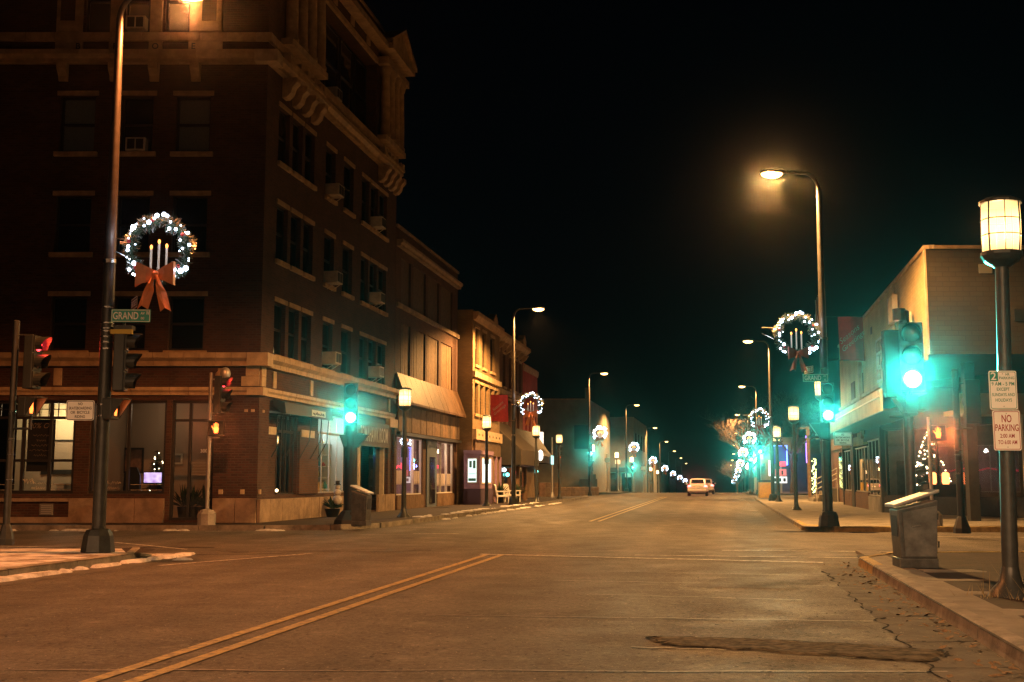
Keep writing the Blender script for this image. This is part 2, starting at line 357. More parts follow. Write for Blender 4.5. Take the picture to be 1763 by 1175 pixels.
def kerb(path, side, ymax, yellow=None, step=1.83):
    root = empty('kerb', path[0], kind='structure'); pts = resample(path, step); far = MB()
    for a, b in zip(pts, pts[1:]):
        d = (b-a).normalized(); nrm = Vector((-d.y, d.x, 0))*side; g = d*.008; j = random.uniform(-.006, .006)
        A, B = a+g, b-g
        prof = [(0, 0), (.02+j, .125), (.045+j, .146), (.16, .15+j*.5), (.16, -.02), (0, -.02)]
        mb = far if a.y > ymax or a.y < 3 or abs(a.x) > 22 else MB(); n = len(mb.v)
        k = len(prof)
        vs = [p + nrm*u + Vector((0, 0, z)) for p in (A, B) for u, z in prof]
        mb.add(vs, [tuple(range(k))[::-1], tuple(range(k, 2*k))] + [(i, (i+1) % k, k+(i+1) % k, k+i) for i in range(k)])
        if mb is not far:
            mb.build('kerb_stone', KERBY if yellow and yellow(a) else KERB, root)
    if far.v: far.build('kerb_run', KERB, root, kind='stuff')
kerb(kNR, -1, 60, lambda p: p.y > 16.5); kerb(kFR, -1, 62, lambda p: p.y < 36 and p.x < 16)
kerb(kNL, -1, 60); kerb(kFL, -1, 62)
# gutter pans, the paved kerb strip, road paint
def ribbon(name, m, pts, wid, z, wob=0, **k):
    b = MB(); L = []; n = len(pts)
    for i, p in enumerate(pts):
        d = (pts[min(i+1, n-1)]-pts[max(i-1, 0)]).normalized(); nn = Vector((-d.y, d.x, 0)); ww = wid*(1+random.uniform(-wob, wob))
        off = nn*(random.uniform(-wob, wob)*wid)
        L.append((p+nn*ww/2+off, p-nn*ww/2+off))
    b.v = [Vector((q.x, q.y, zg(q.y)+z)) for ab in L for q in ab]; b.f = [(2*i, 2*i+1, 2*i+3, 2*i+2) for i in range(n-1)]
    return b.build(name, m, kind='structure', **k)
def line(a, b, n): return [a + (b-a)*(i/n) for i in range(n+1)]
ribbon('gutter_pan', GUT, line(at(1.86, -30), at(1.86, 19), 24), .66, .004)
ribbon('gutter_pan', GUT, line(at(1.9, 34), at(1.9, 95), 24), .6, .004)
ribbon('gutter_pan', GUT, line(at(-9.9, -30), at(-9.9, 20), 24), .6, .004)
ribbon('gutter_pan', GUT, line(at(-9.9, 36), at(-10.1, 90), 24), .6, .004)
for s in (-1, 1):
    ribbon('centre_line', YEL, line(at(-4.2+s*.15, -30), at(-4.33+s*.15, 22.2), 26), .115, .008, .03)
    ribbon('centre_line', YEL, line(at(-4.4+s*.15, 40), at(-4.85+s*.15, 98), 26), .115, .008, .03)
ribbon('stop_line', WHT, line(V2(-.6, 22.35), V2(5.3, 20.1), 14), .16, .008, .1)
ribbon('crossing_line', WHT, line(V2(2.3, 22.1), V2(6.3, 21.3), 10), .10, .008, .15)
ribbon('crossing_line', WHT, line(V2(4.2, 23.6), V2(9.5, 22.6), 10), .10, .008, .15)
for a, b in [((-13, 25.6), (-9.2, 24.6)), ((-9.0, 26.6), (-6.6, 23.9)), ((-8.4, 32.2), (-4.9, 32.6)), ((-2.6, 30.8), (-1.4, 30.9)), ((10.0, 29.4), (14, 28.4)), ((12.5, 24.4), (15.5, 25.2))]:
    ribbon('crossing_line', WHT, line(V2(*a), V2(*b), 8), .11, .008, .15)
ribbon('parking_line', WHT, line(at(-9.3, 19.4), at(-7.9, 22.6), 6), .1, .008, .1)
for y0, y1, x0, x1 in [(16.6, 15.7, .6, 4.3), (14.6, 13.9, .9, 3.4), (12.35, 11.85, -.9, 3.6), (18.2, 17.4, 1.5, 4.6), (8.9, 8.75, -6.5, 3.2), (10.0, 9.75, 1.0, 3.0)]:
    ribbon('pale_crack', PALE, [V2(x0+(x1-x0)*t/14, y0+(y1-y0)*t/14+random.uniform(-.03, .03)) for t in range(15)], .035, .006, .5)
for y0, y1 in ((7.0, 9.4), (9.7, 12.1), (12.5, 14.9), (15.6, 18.2)): ribbon('tar_seam', CRACK, [at(1.53+.03*math.sin(y0*3+i)+random.uniform(-.015, .015), y0+(y1-y0)*i/22, 0) for i in range(23)], .022, .006, .8)
for y in (8.9, 10.3, 12.2, 14.6, 17.2):
    ribbon('tar_seam', CRACK, [V2(at(1.53, y).x+.66*t/6, y+.05*t/6+random.uniform(-.02, .02)) for t in range(7)], .016, .006, .8)
ribbon('tar_seam', CRACK, [V2(-7.5+t*.28, 21.6+math.sin(t*1.3)*.12+t*.09) for t in range(22)], .06, .007, .6)
ribbon('tar_seam', CRACK, [V2(-9.5+t*.3, 24.6+math.sin(t)*.12) for t in range(12)], .18, .007, .5)
def patch(name, m, outline, z, h, n=10, **k):  # an uneven raised patch that follows an outline
    b = MB(); P = []
    for a, c in zip(outline, outline[1:]+outline[:1]):
        for i in range(n): P.append(a+(c-a)*(i/n))
    cen = sum(P, Vector())/len(P); out = []; inn = []
    for p in P:
        j = Vector((random.uniform(-.05, .05), random.uniform(-.05, .05), 0)); out.append(p+j+Vector((0, 0, z))); q = p+(cen-p).normalized()*.07+j; inn.append(Vector((q.x, q.y, z+h)))
    b.v = out+inn; N = len(P); b.f = [(i, (i+1) % N, N+(i+1) % N, N+i) for i in range(N)] + [tuple(range(N, 2*N))]
    return b.build(name, m, kind='structure', **k)
TP = [V2(1.22, 10.64), V2(2.2, 10.48), V2(3.05, 10.08), V2(3.55, 9.75), V2(3.25, 9.2), V2(2.6, 9.5), V2(1.28, 10.16)]
patch('trench_patch', TRENCH, TP, .003, .014)
for a, c in zip(TP, TP[1:]+TP[:1]): ribbon('tar_seam', CRACK, [a+(c-a)*(i/8)+Vector((random.uniform(-.03, .03), random.uniform(-.03, .03), 0)) for i in range(9)], .035, .012, .8)
for i in range(0): x = 1.6+i*.19; ribbon('tar_seam', CRACK, [V2(x+random.uniform(-.02, .02), 10.5-i*.09), V2(x+.05, 10.3-i*.09), V2(x+random.uniform(-.05, .12), 10.12-i*.09)], .022, .0185, .6)
0 and patch('trench_patch', ASPP, [V2(1.25, 10.6), V2(2.2, 10.45), V2(3.05, 10.05), V2(3.5, 9.75), V2(3.2, 9.3), V2(2.6, 9.55), V2(1.3, 10.22)], .003, .012)
patch('road_patch', ASPP, [V2(-5.6, 23.3), V2(-3.6, 23.8), V2(-3.4, 23.3), V2(-5.4, 22.9)], .003, .006)
patch('road_patch', ASPP, [at(-.6, 15.6), at(.9, 15.2), at(1.4, 16.6), at(0, 17.1)], .003, .003)
# near right: concrete slabs along the kerb, laid in front of the brick paving
root = empty('pavement_strip', at(2.9, 10), kind='structure')
y = 2.0
while y < 20:
    b = MB(); F = lambda u, d, z: at(2.38+u, y+d, .136+z); j = random.uniform(0, .006)
    b.box(.0, .36, .0, 1.47, -.05, j, F); b.build('paving_slab', SLAB, root)
    y += 1.49
for x, yy, sx, sy in [(6.1, 16.5, .9, .5), (5.6, 15.0, .8, .3), (5.1, 13.3, .9, .45), (7.2, 12.6, 1.6, .5), (4.9, 11.4, .5, .5)]:
    patch('pavement_patch', SLAB, [V2(x-sx/2, yy-sy/2), V2(x+sx/2, yy-sy/3), V2(x+sx*.6, yy+sy/2), V2(x-sx/3, yy+sy*.6)], .138, .006, 5)
def snow(name, fn, nx, ny, thr, h, seed, label=None):      # thin snow with holes where the ground shows
    from mathutils import noise
    b = MB(); idx = {}
    def hh(i, j):
        p = fn(i/nx, j/ny); e = min(i, nx-i, j, ny-j)/3
        return (noise.fractal(p*1.3+Vector((seed, 0, 0)), 1, 2, 5)*.5+.5)*min(1, .6+e*.4) - thr, p
    H = [[hh(i, j) for i in range(nx+1)] for j in range(ny+1)]
    for j in range(ny):
        for i in range(nx):
            if sum(H[j+b_][i+a][0] > 0 for a in (0, 1) for b_ in (0, 1)) >= 1:
                f = []
                for a, b_ in ((0, 0), (1, 0), (1, 1), (0, 1)):
                    k = (i+a, j+b_)
                    if k not in idx:
                        idx[k] = len(b.v); e, p = H[j+b_][i+a]; b.v.append(p+Vector((0, 0, min(h, -.012+max(0, e)*h*7+.02*(e > .05)))))
                    f.append(idx[k])
                b.f.append(tuple(f))
    if b.v: b.build(name, SNOW, smooth=True, kind='stuff')
SNP = mat('thin_snow', (.6, .6, .62), .8, bump=.4, bscale=30); n_ = SNP.node_tree.nodes; L_ = SNP.node_tree.links      # trodden snow with the paving showing through
t_ = n_.new('ShaderNodeTexNoise'); t_.inputs['Scale'].default_value = 2.2; t_.inputs['Detail'].default_value = 9; t_.inputs['Roughness'].default_value = .7; g_ = n_.new('ShaderNodeNewGeometry'); mp_ = n_.new('ShaderNodeMapping'); mp_.inputs['Scale'].default_value = (.8, 1.6, 1); L_.new(g_.outputs['Position'], mp_.inputs['Vector']); L_.new(mp_.outputs[0], t_.inputs['Vector'])
r_ = n_.new('ShaderNodeValToRGB'); r_.color_ramp.elements[0].position = .38; r_.color_ramp.elements[1].position = .56; r_.color_ramp.elements[0].color = (.10, .07, .05, 1); r_.color_ramp.elements[1].color = (.62, .61, .62, 1); L_.new(t_.outputs['Fac'], r_.inputs[0]); L_.new(r_.outputs[0], n_['Principled BSDF'].inputs['Base Color'])
b = MB(); b.poly(at(-17, 8, .137), at(-10.45, 8, .137), at(-10.45, 20.6, .137), at(-11.2, 21.9, .137), at(-17, 21.9, .137)); b.build('snow', SNP, kind='stuff')
snow('snow', lambda u, v: at(-10.24+.3*u, 8+14.2*v, .004), 12, 300, .37, .05, 8)
snow('snow', lambda u, v: V2(-9.0+4.2*u, 20.6+2.4*v)+Vector((0, 0, .004)), 110, 60, .66, .03, 5)
snow('snow', lambda u, v: V2(-15+9*u, 32.4+.5*v)+Vector((0, 0, .004)), 220, 8, .52, .05, 11)
snow('snow', lambda u, v: at(-10.22+.5*u, 40+32*v, .004), 10, 420, .55, .05, 6)
snow('snow', lambda u, v: at(-10.9+.8*u, 38+30*v, .136), 12, 360, .62, .03, 9)
for nm, m_, cnt, s0, s1 in (('pale_grit', mat('pale_grit', (.20, .18, .15), .9, var=.5, vscale=60), 5200, .006, .017), ('dark_grit', mat('dark_grit', (.018, .016, .014), .9), 3600, .010, .030)):
    b = MB()
    for i in range(cnt):
        y = 6.5+17*random.random()**1.5; p = at(random.uniform(-10, 2.1), y, .006); a = random.uniform(0, 6.3); s = random.uniform(s0, s1)
        d = Vector((math.cos(a), math.sin(a), 0))*s; e = Vector((-math.sin(a), math.cos(a), 0))*s*random.uniform(.4, 1); h = Vector((0, 0, s*(.35 if s1 < .02 else .03)))
        b.poly(p-d, p-e*.8, p+d*.7+h*.3, p+e+h)
    b.build(nm, m_, kind='stuff')
# leaves blown into the gutter, and dry grass at the foot of the lamp post
b = MB()
for i in range(420):
    q = 2.18-abs(random.gauss(0, .25)); y = random.uniform(7, 20); p = at(q, y, .012); a = random.uniform(0, 6.3); s = random.uniform(.015, .05)
    d = Vector((math.cos(a), math.sin(a), random.uniform(-.2, .5)))*s; e = Vector((-math.sin(a), math.cos(a), random.uniform(-.3, .3)))*s*.6
    b.poly(p-d, p+e, p+d, p-e)
b.build('leaf_litter', mat('dead_leaves', (.16, .095, .045), .8, var=.6, vscale=40), kind='stuff')
b = MB()
for i in range(160):
    p = Vector((5.46+random.gauss(0, .22), 12.9+random.gauss(0, .16), .135)); h = random.uniform(.03, .16) if i > 14 else random.uniform(.2, .42); a = random.uniform(0, 6.3)
    t = p+Vector((math.cos(a)*h*.8, math.sin(a)*h*.8, h)); e = Vector((-math.sin(a), math.cos(a), 0))*.006
    b.poly(p-e, p+e, t)
b.build('dry_grass', mat('dry_grass', (.26, .2, .11), .9, var=.3, vscale=30), kind='stuff')

# ------------------------------------------------------------------ facade builders
def wallq(mb, F, u0, u1, z0, z1, holes=(), rev=.2):
    us = sorted({u0, u1, *[h[0] for h in holes], *[h[1] for h in holes]}); zs = sorted({z0, z1, *[h[2] for h in holes], *[h[3] for h in holes]})
    us = [u for u in us if u0 <= u <= u1]; zs = [z for z in zs if z0 <= z <= z1]
    for a, b in zip(us, us[1:]):
        for c, d in zip(zs, zs[1:]):
            m, n = (a+b)/2, (c+d)/2
            if any(h[0] < m < h[1] and h[2] < n < h[3] for h in holes): continue
            mb.poly(F(a, 0, c), F(b, 0, c), F(b, 0, d), F(a, 0, d))
    for h in holes:
        a, b, c, d = h[:4]; r = h[4] if len(h) > 4 else rev
        for p, q in (((a, c), (b, c)), ((b, c), (b, d)), ((b, d), (a, d)), ((a, d), (a, c))):
            mb.poly(F(p[0], 0, p[1]), F(q[0], 0, q[1]), F(q[0], -r, q[1]), F(p[0], -r, p[1]))
    return mb
def shell(root, pts, h, m, roofm, name='side_wall', z0=.1, zr=None):      # the unseen sides and the roof
    b = MB()
    for a, c in zip(pts, pts[1:]): b.poly(V2(*a)+Vector((0, 0, z0)), V2(*c)+Vector((0, 0, z0)), V2(*c)+Vector((0, 0, h)), V2(*a)+Vector((0, 0, h)))
    b.build(name, m, root)
    b = MB(); b.poly(*[Vector((p[0], p[1], zr or h-.3)) for p in pts]); b.build('roof', roofm, root)
def sash(root, F, u0, u1, z0, z1, rev=.16, blind=0, fm=None, lint=True, lm=None, sill=True, ext=.1, rail=True):
    m = fm or TRIMD; b = MB(); w_ = .06; d0, d1 = -rev-.06, -rev+.02
    b.box(u0, u0+w_, d0, d1, z0, z1, F).box(u1-w_, u1, d0, d1, z0, z1, F).box(u0+w_, u1-w_, d0, d1, z0, z0+w_+.02, F).box(u0+w_, u1-w_, d0, d1, z1-w_, z1, F)
    zm = (z0+z1)/2
    if rail: b.box(u0+w_, u1-w_, d0+.004, d1+.01, zm-.035, zm+.035, F)
    f = b.build('window', m, root)
    for a, c in (((z0+w_+.02, zm-.035), (zm+.035, z1-w_)) if rail else ((z0+w_+.02, z1-w_),)):
        g = MB(); g.box(u0+w_, u1-w_, -rev-.03, -rev-.022, a, c, F); g.build('pane', GLS if blind else DGL, f)
    if blind:
        g = MB(); zz = z1-(z1-z0)*blind; n = 14
        for i in range(n):
            a = zz+(z1-.07-zz)*i/n; c = zz+(z1-.07-zz)*(i+.86)/n; g.box(u0+w_, u1-w_, -rev-.085, -rev-.075, a, c, F)
        g.box(u0, u1, -rev-.30, -rev-.28, z0, z1, F); g.build('blind', BLIND, f)
    lm = lm or TERRA2
    if lint:
        g = MB(); g.box(u0-ext, u1+ext, .004, .05, z1, z1+.15, F); g.build('lintel', lm, f, bevel=.01)
    if sill:
        g = MB(); g.box(u0-ext*1.2, u1+ext*1.2, -rev, .10, z0-.15, z0-.002, F); g.build('sill', lm, f, bevel=.012)
    return f
def blocks(root, name, F, u0, u1, d0, d1, z0, z1, step, m, slope=0):       # dressed stones laid in a course, each a piece
    n = max(1, round((u1-u0)/step)); s = (u1-u0)/n
    for i in range(n):
        b = MB(); j = random.uniform(-.004, .004); a, c = u0+i*s+.006, u0+(i+1)*s-.006
        if slope: b.prism([(d0, z0), (d1-slope+j, z0), (d1-slope+j, z0+(z1-z0)*.35), (d1+j, z0+(z1-z0)*.6), (d1+j, z1), (d0, z1)], a, c, lambda p, q, u: F(u, p, q))
        else: b.box(a, c, d0, d1+j, z0, z1, F)
        b.build(name, m, root)
def ac(F, u, z, label, d=.0, s=1.0):
    r = empty('air_conditioner', F(u, d, z), cat='air conditioner', group='window air conditioners of the corner hotel', label=label)
    w2, h, o = .31*s, .42*s, .42*s
    b = MB(); b.box(u-w2, u+w2, d-.2, d+o, z, z+h, F); b.build('casing', ACM, r, bevel=.015)
    b = MB(); b.box(u-w2+.06, u-.02, d+o, d+o+.006, z+.05, z+h-.05, F).box(u+.02, u+w2-.06, d+o, d+o+.006, z+.05, z+h-.05, F); b.build('grille', BLACK, r)
    for e in (-1, 1):
        b = MB(); b.tube([F(u+e*w2*.7, d+o*.85, z-.003), F(u+e*w2*.7, d+.02, z-.22)], .014, 5); b.build('bracket', ACM, r)

# ------------------------------------------------------------------ the corner hotel
NL_, NR_ = (CA, -SA), (-CA, SA)
LF = FR((-14, 0), (TA, 1), NL_); HF = FR((0, 35.2), (1, 0), (0, -1)); RF = FR((6.3, 0), (TA, 1), NR_)
CX = -14+TA*35.2                               # the corner, x = -7.66
hotel = empty('corner_hotel', (CX, 35.2, .13), cat='building', label='five-storey dark brick hotel with cream stone bands at the left corner')
FX = [(-14.12, -13.02), (-12.2, -11.2), (-10.5, -9.42)]
FZ = [(5.32, 7.0), (8.36, 10.15), (11.54, 13.35)]
SY = [(36.2, 37.15), (37.42, 38.33), (38.58, 39.5), (40.65, 41.7), (42.65, 43.8), (44.85, 45.8), (46.02, 46.98), (47.22, 48.3)]
hf = [(a, b, c, d, .16) for a, b in FX for c, d in FZ] + [(a, b, 15.45, 17.5, .16) for a, b in [(-13.45, -12.7), (-12.2, -11.45), (-10.95, -10.2)]]
hs = [(a, b, c, d, .16) for a, b in SY for c, d in FZ] + [(39.75, 46.6, 15.45, 18.55, .5)]
g1 = [(-16.4, -13.2, 1.0, 3.8, .3), (-12.75, -10.45, 1.0, 3.8, .3), (-10.3, -9.0, .2, 3.8, .3)]
gs = [(36.0, 38.45, .95, 3.55, .25), (40.4, 44.05, .95, 3.7, .25), (44.75, 48.2, .2, 3.55, .9)]
b = MB(); wallq(b, HF, -30, CX, .13, 19.6, hf+g1); wallq(b, LF, 35.2, 49.7, .13, 19.6, hs+gs); b.build('wall', BRICKD, hotel)
b = MB(); b.poly(Vector((-30, 35.2, .1)), Vector((-30, 49.7, .1)), Vector((-30, 49.7, 19.6)), Vector((-30, 35.2, 19.6))); b.build('side_wall', BRICKD, hotel)
b = MB(); b.poly(Vector((CX, 35.21, 19.3)), Vector((-30, 35.21, 19.3)), Vector((-30, 49.7, 19.3)), LF(49.7, -.01, 19.3)); b.build('roof', BLACK, hotel)
b = MB(); p = LF(49.7, -.02, 0); b.poly(Vector((p.x, p.y, .1)), Vector((-30, 49.7, .1)), Vector((-30, 49.7, 19.6)), Vector((p.x, p.y, 19.6))); b.build('side_wall', BRICKD, hotel)
for c, d in FZ:
    for i, (a, e) in enumerate(FX): sash(hotel, HF, a, e, c, d, blind={(11.54, 0): .97, (11.54, 2): .97, (5.32, 0): 0}.get((c, i), 0))
    for i, (a, e) in enumerate(SY): sash(hotel, LF, a, e, c, d, ext=.06)
for i, (a, e) in enumerate([(-13.45, -12.7), (-12.2, -11.45), (-10.95, -10.2)]): sash(hotel, HF, a, e, 15.45, 17.5, lint=False, sill=False, blind=.97 if i == 2 else 0)
for a in (39.8, 41.55, 43.3, 45.05): sash(hotel, LF, a, a+1.5, 15.5, 18.4, rev=.45, lint=False, sill=False)
# stone courses: shop cornice, belt courses, top cornice
for F, a, e in ((HF, -18, CX-.36), (LF, 35.56, 49.6)):
    sl = .12 if F is HF else .12
    blocks(hotel, 'cornice_stone', F, a, e, .004, .26, 4.84, 5.24, .47, TERRA, .12)
    blocks(hotel, 'band_stone', F, a, e, .004, .12, 3.96, 4.2, .6, TERRA, .05)
    blocks(hotel, 'belt_stone', F, a, e, .004, .34, 14.36, 14.74, .9, TERRA2, .14)
    blocks(hotel, 'band_stone', F, a, e, .004, .10, 15.1, 15.38, .9, TERRA2)
for z0, z1, d in ((4.84, 5.24, .27), (3.96, 4.2, .13), (14.36, 14.74, .35), (15.1, 15.38, .11)):
    b = MB(); b.prism([(CX-.355, 35.2), (CX-.355, 35.2-d), (CX+d*1.05, 35.2-d), (LF(35.55, d, 0).x, LF(35.55, d, 0).y), (LF(35.55, 0, 0).x, LF(35.55, 0, 0).y)], z0, z1, lambda x, y, z: Vector((x, y, z))); b.build('corner_stone', TERRA, hotel)
for z0 in (4.24, 4.54):
    for F, a, e in ((HF, CX-(.55 if z0 < 4.4 else .42), CX-.01), (LF, 35.21, 35.55)):
        b = MB(); b.box(a, e, .004, .06, z0, z0+.29, F); b.build('quoin', TERRA, hotel)
for F, us in ((HF, [CX-1.15, -13.8, -17]), (LF, [36.3, 39.6, 44.4, 48.9])):
    for u in us:
        b = MB(); b.box(u-.13, u+.13, .004, .05, 4.25, 4.78, F); b.build('shield_panel', TERRA, hotel, bevel=.02)
b = MB(); b.ball(HF(CX-1.15, .08, 4.52), .2, 10, 6, (1, .4, 1.1)); b.build('shield_boss', TERRA, hotel, smooth=True)
for u in (-14.05, -12.45, -11.2, -9.9):        # consoles and pilasters of the upper front, lettered
    b = MB(); b.prism([(.004, 14.35), (.33, 14.35), (.30, 14.15), (.12, 13.95), (.08, 13.8), (.004, 13.8)], u-.14, u+.14, lambda p, q, v: HF(v, p, q)); b.build('console', TERRA2, hotel)
for i, (a, e) in enumerate([(-14.35, -13.5), (-12.66, -12.24), (-11.41, -10.99), (-10.16, -9.1)]):
    b = MB(); b.box(a, e, .004, .09, 14.75, 15.095, HF); b.build('letter_block', TERRA2, hotel)
    b = MB(); b.box(a+.02, e-.02, .004, .12, 15.385, 19.2, HF); b.build('pilaster', TERRA2, hotel, bevel=.015)
    text('letter', 'BPOE'[i], SBLACK, hotel, HF([-13.62, -12.45, -11.2, -10.0][i], .096, 14.93), (1, 0, 0), (0, 0, 1), h=.2, bold=.02)
for a, e in ((-14.2, -13.75), (-9.75, -9.3)):
    b = MB(); b.box(a, e, .121, .14, 15.75, 17.4, HF); b.build('niche_panel', BRICKD, hotel)
b = MB(); b.box(-18, CX, .004, .45, 18.7, 19.4, HF); b.build('top_cornice', TERRA2, hotel)
def colonnade(a, e):                            # four fluted columns on a balustrade, carried by scrolled consoles
    b = MB(); b.box(a-.1, e+.1, .004, .40, 15.40, 15.62, LF); b.build('column_base', TERRA2, hotel)
    b = MB(); b.box(a-.1, e+.1, .11, .38, 14.745, 14.86, LF).box(a-.1, a+.12, .11, .36, 14.86, 15.09, LF).box(e-.12, e+.1, .11, .36, 14.86, 15.09, LF)
    n = 9
    for i in range(n):
        if i % 2 == 0: u = a+.3+(e-a-.6)*i/(n-1); b.box(u-.07, u+.07, .12, .34, 14.86, 15.09, LF)
    b.build('balustrade', TERRA2, hotel)
    for i in range(4):
        u = a+.28+(e-a-.56)*i/3
        c = LF(u, .22, 0); m = MB(); m.lathe([(.24, 15.62), (.24, 15.72), (.20, 15.78), (.20, 16.6), (.17, 18.2), (.20, 18.25), (.26, 18.5), (.27, 18.6)], 14, (c.x, c.y, 0)); m.build('column', TERRA2, hotel, smooth='auto')
        m = MB(); m.prism([(.004, 14.355), (.50, 14.355), (.50, 14.2), (.36, 14.05), (.30, 13.85), (.15, 13.7), (.004, 13.7)], u-.17, u+.17, lambda p, q, v: LF(v, p, q)); m.build('console', TERRA2, hotel)
    m = MB(); m.box(a-.25, e+.25, .004, .48, 18.61, 18.9, LF); m.build('entablature', TERRA2, hotel)
    m = MB(); m.box(a-.35, e+.35, .004, .72, 19.2, 19.42, LF); m.build('cornice_return', TERRA2, hotel)
    m = MB(); mid = (a+e)/2; m.prism([(a-.35, 19.425), (e+.35, 19.425), (mid, 20.5)], .02, .62, lambda p, q, v: LF(p, v, q)); m.build('pediment', TERRA2, hotel)
    for s in (-1, 1):
        m = MB(); m.prism([(mid, 20.5), (mid, 20.66), (mid+s*((e-a)/2+.5), 19.58), (mid+s*((e-a)/2+.5), 19.43)], .0, .78, lambda p, q, v: LF(p, v, q)); m.build('raking_cornice', TERRA2, hotel)
colonnade(36.3, 39.5); colonnade(46.85, 49.6)
for z0, z1, d, nm in ((18.56, 18.75, .12, 'architrave'), (18.75, 19.15, .10, 'frieze'), (19.15, 19.4, .55, 'top_cornice')):
    b = MB(); b.box(39.9, 46.45, .004, d, z0, z1, LF); b.build(nm, TERRA2 if nm != 'frieze' else BRICKD, hotel)
for u in (41, 43, 45): b = MB(); b.box(u-.2, u+.2, .104, .15, 18.8, 19.1, LF); b.build('frieze_block', TERRA2, hotel)
b = MB(); b.box(35.3, 49.65, -.3, .0, 19.42, 20.3, LF); b.build('parapet', BRICKD, hotel)
b = MB(); b.box(35.3, 49.65, -.34, .06, 20.3, 20.42, LF); b.build('parapet_coping', TERRA2, hotel)
for F, u, z, l in [(HF, -11.7, 11.56, 'boxy air conditioner in the fourth-floor front window behind the lamp pole'), (HF, -11.85, 15.5, 'air conditioner in the top-floor front window above the letter P'),
                   (LF, 41.2, 5.5, 'air conditioner in the second-floor single window above the unlettered shop band'), (LF, 41.2, 8.4, 'air conditioner in the third-floor single window of the side front'), (LF, 41.2, 11.6, 'air conditioner in the fourth-floor single window of the side front'),
                   (LF, 46.5, 5.5, 'air conditioner low in the second-floor middle window over the wooden door sign'), (LF, 46.5, 8.5, 'air conditioner in the third-floor middle window at the far end'), (LF, 46.5, 11.6, 'air conditioner in the fourth-floor middle window at the far end'),
                   (LF, 42.0, 15.5, 'air conditioner in the tall dark top-floor opening between the columns')]:
    ac(F, u, z, l, d=-.42 if z > 15.4 and F is LF else (-.3 if F is HF else 0))
# base course of stone, vent, small lamps
for a, e in ((-18, -15.9), (-13.28, -12.2), (-12.2, -11.3), (-11.3, -10.42), (-8.98, -8.3), (-8.3, CX)): b = MB(); b.box(a+.006, e-.006, .004, .10, .13, .86, HF); b.build('base_stone', STONE, hotel, bevel=.01)
each('base_stone', STONE, hotel, HF, (-15.9, -13.28, .004, .09, .13, .3), (-15.9, -13.28, .004, .09, .76, .86))
b = MB(); b.box(-14.15, -13.75, .004, .06, .36, .7, HF); vent = b.build('vent', GREYW, hotel)
for i in range(5): b = MB(); b.box(-14.1, -13.8, .061, .075, .40+i*.055, .43+i*.055, HF); b.build('vent_slat', ALUM, vent)
for a, e in ((35.2, 36.0), (36.0, 37.0), (37.0, 38.9), (38.9, 39.6), (39.6, 40.35), (40.4, 42.2), (42.2, 44.05), (44.05, 44.72), (47.3, 48.2), (48.25, 49.65)):
    b = MB(); b.box(a+.006, e-.006, .004, .11, .13, .82, LF); b.build('base_stone', STONE, hotel, bevel=.01)
for u, F in ((-8.75, HF), (-8.1, HF), (35.35, LF)): b = MB(); b.box(u-.06, u+.06, .004, .05, .98, 1.12, F); b.build('tile_accent', TERRA, hotel)
for u, F in ((-8.05, HF), (-7.85, HF), (35.5, LF)): b = MB(); b.box(u-.05, u+.05, .004, .04, 3.45, 3.53, F); b.build('tile_accent', TERRA, hotel)
# ground-floor front windows
def shopwin(root, F, u0, u1, z0, z1, mull, trans=None, d=-.12, fm=None, gl=None, grid=0, wd=.05, dp=.055):
    fm = fm or TRIMD; b = MB(); w_ = wd
    b.box(u0, u1, d-.06, d+.06, z0, z0+w_, F).box(u0, u1, d-.06, d+.06, z1-w_, z1, F)
    for u in [u0+w_/2, u1-w_/2]+list(mull): b.box(u-w_/2, u+w_/2, d-dp, d+dp, z0+w_, z1-w_, F)
    es = [u0]+list(mull)+[u1]
    if trans: b.box(u0+w_, u1-w_, d-.05, d+.05, trans-.04, trans+.04, F)
    f = b.build('shop_window', fm, root)
    if grid:
        g = MB(); n = int((u1-u0)/grid)
        for i in range(1, n): u = u0+(u1-u0)*i/n; g.box(u-.012, u+.012, d-.02, d+.02, trans+.04, z1-w_, F)
        zm = (trans+z1)/2; g.box(u0+w_, u1-w_, d-.018, d+.018, zm-.012, zm+.012, F); g.build('glazing_bar', fm, f)
    for a, c in zip(es, es[1:]):
        for p, q in (((z0+w_, trans-.04), (trans+.04, z1-w_)) if trans else ((z0+w_, z1-w_),)):
            g = MB(); g.poly(F(a+w_/2, d, p), F(c-w_/2, d, p), F(c-w_/2, d, q), F(a+w_/2, d, q)); g.build('pane', gl or GLS, f)
    return f
shopwin(hotel, HF, -16.4, -13.2, 1.0, 3.8, [-14.8, -13.98], 3.28, grid=.27, wd=.09)
shopwin(hotel, HF, -12.75, -10.45, 1.0, 3.8, [-11.6], wd=.08)
fr = shopwin(hotel, HF, -10.3, -9.0, .2, 3.8, [-9.75], 3.2, wd=.08)
b = MB(); b.box(-16.4, -13.2, -.2, -.1, 1.95, 2.03, HF); b.build('window_rail', TRIMD, hotel)
text('house_number', '300', SWHITE, hotel, HF(-9.32, -.09, 2.28), (1, 0, 0), (0, 0, 1), h=.11, bold=.02)
b = MB()
for i in range(5): b.box(-9.68+.03*(i % 2), -9.1-.05*(i % 3), -.115, -.11, 1.55+i*.09, 1.575+i*.09, HF)
b.box(-9.70, -9.06, -.115, -.11, 1.9, 1.91, HF); b.build('door_notice', mat('notice_print', (.3, .27, .22), .7), hotel)
def scribble(mb, F, u0, u1, z, h, n, d, th=.008, seed=1):      # loops of script too small to read
    r = random.Random(seed); pts = []
    for i in range(n): pts.append(F(u0+(u1-u0)*i/n+r.uniform(-.2, .2)*(u1-u0)/n*3, d, z+h*(.5+.5*math.sin(i*2.1+r.uniform(-.6, .6)))*r.uniform(.5, 1)))
    mb.tube(pts, th, 4)
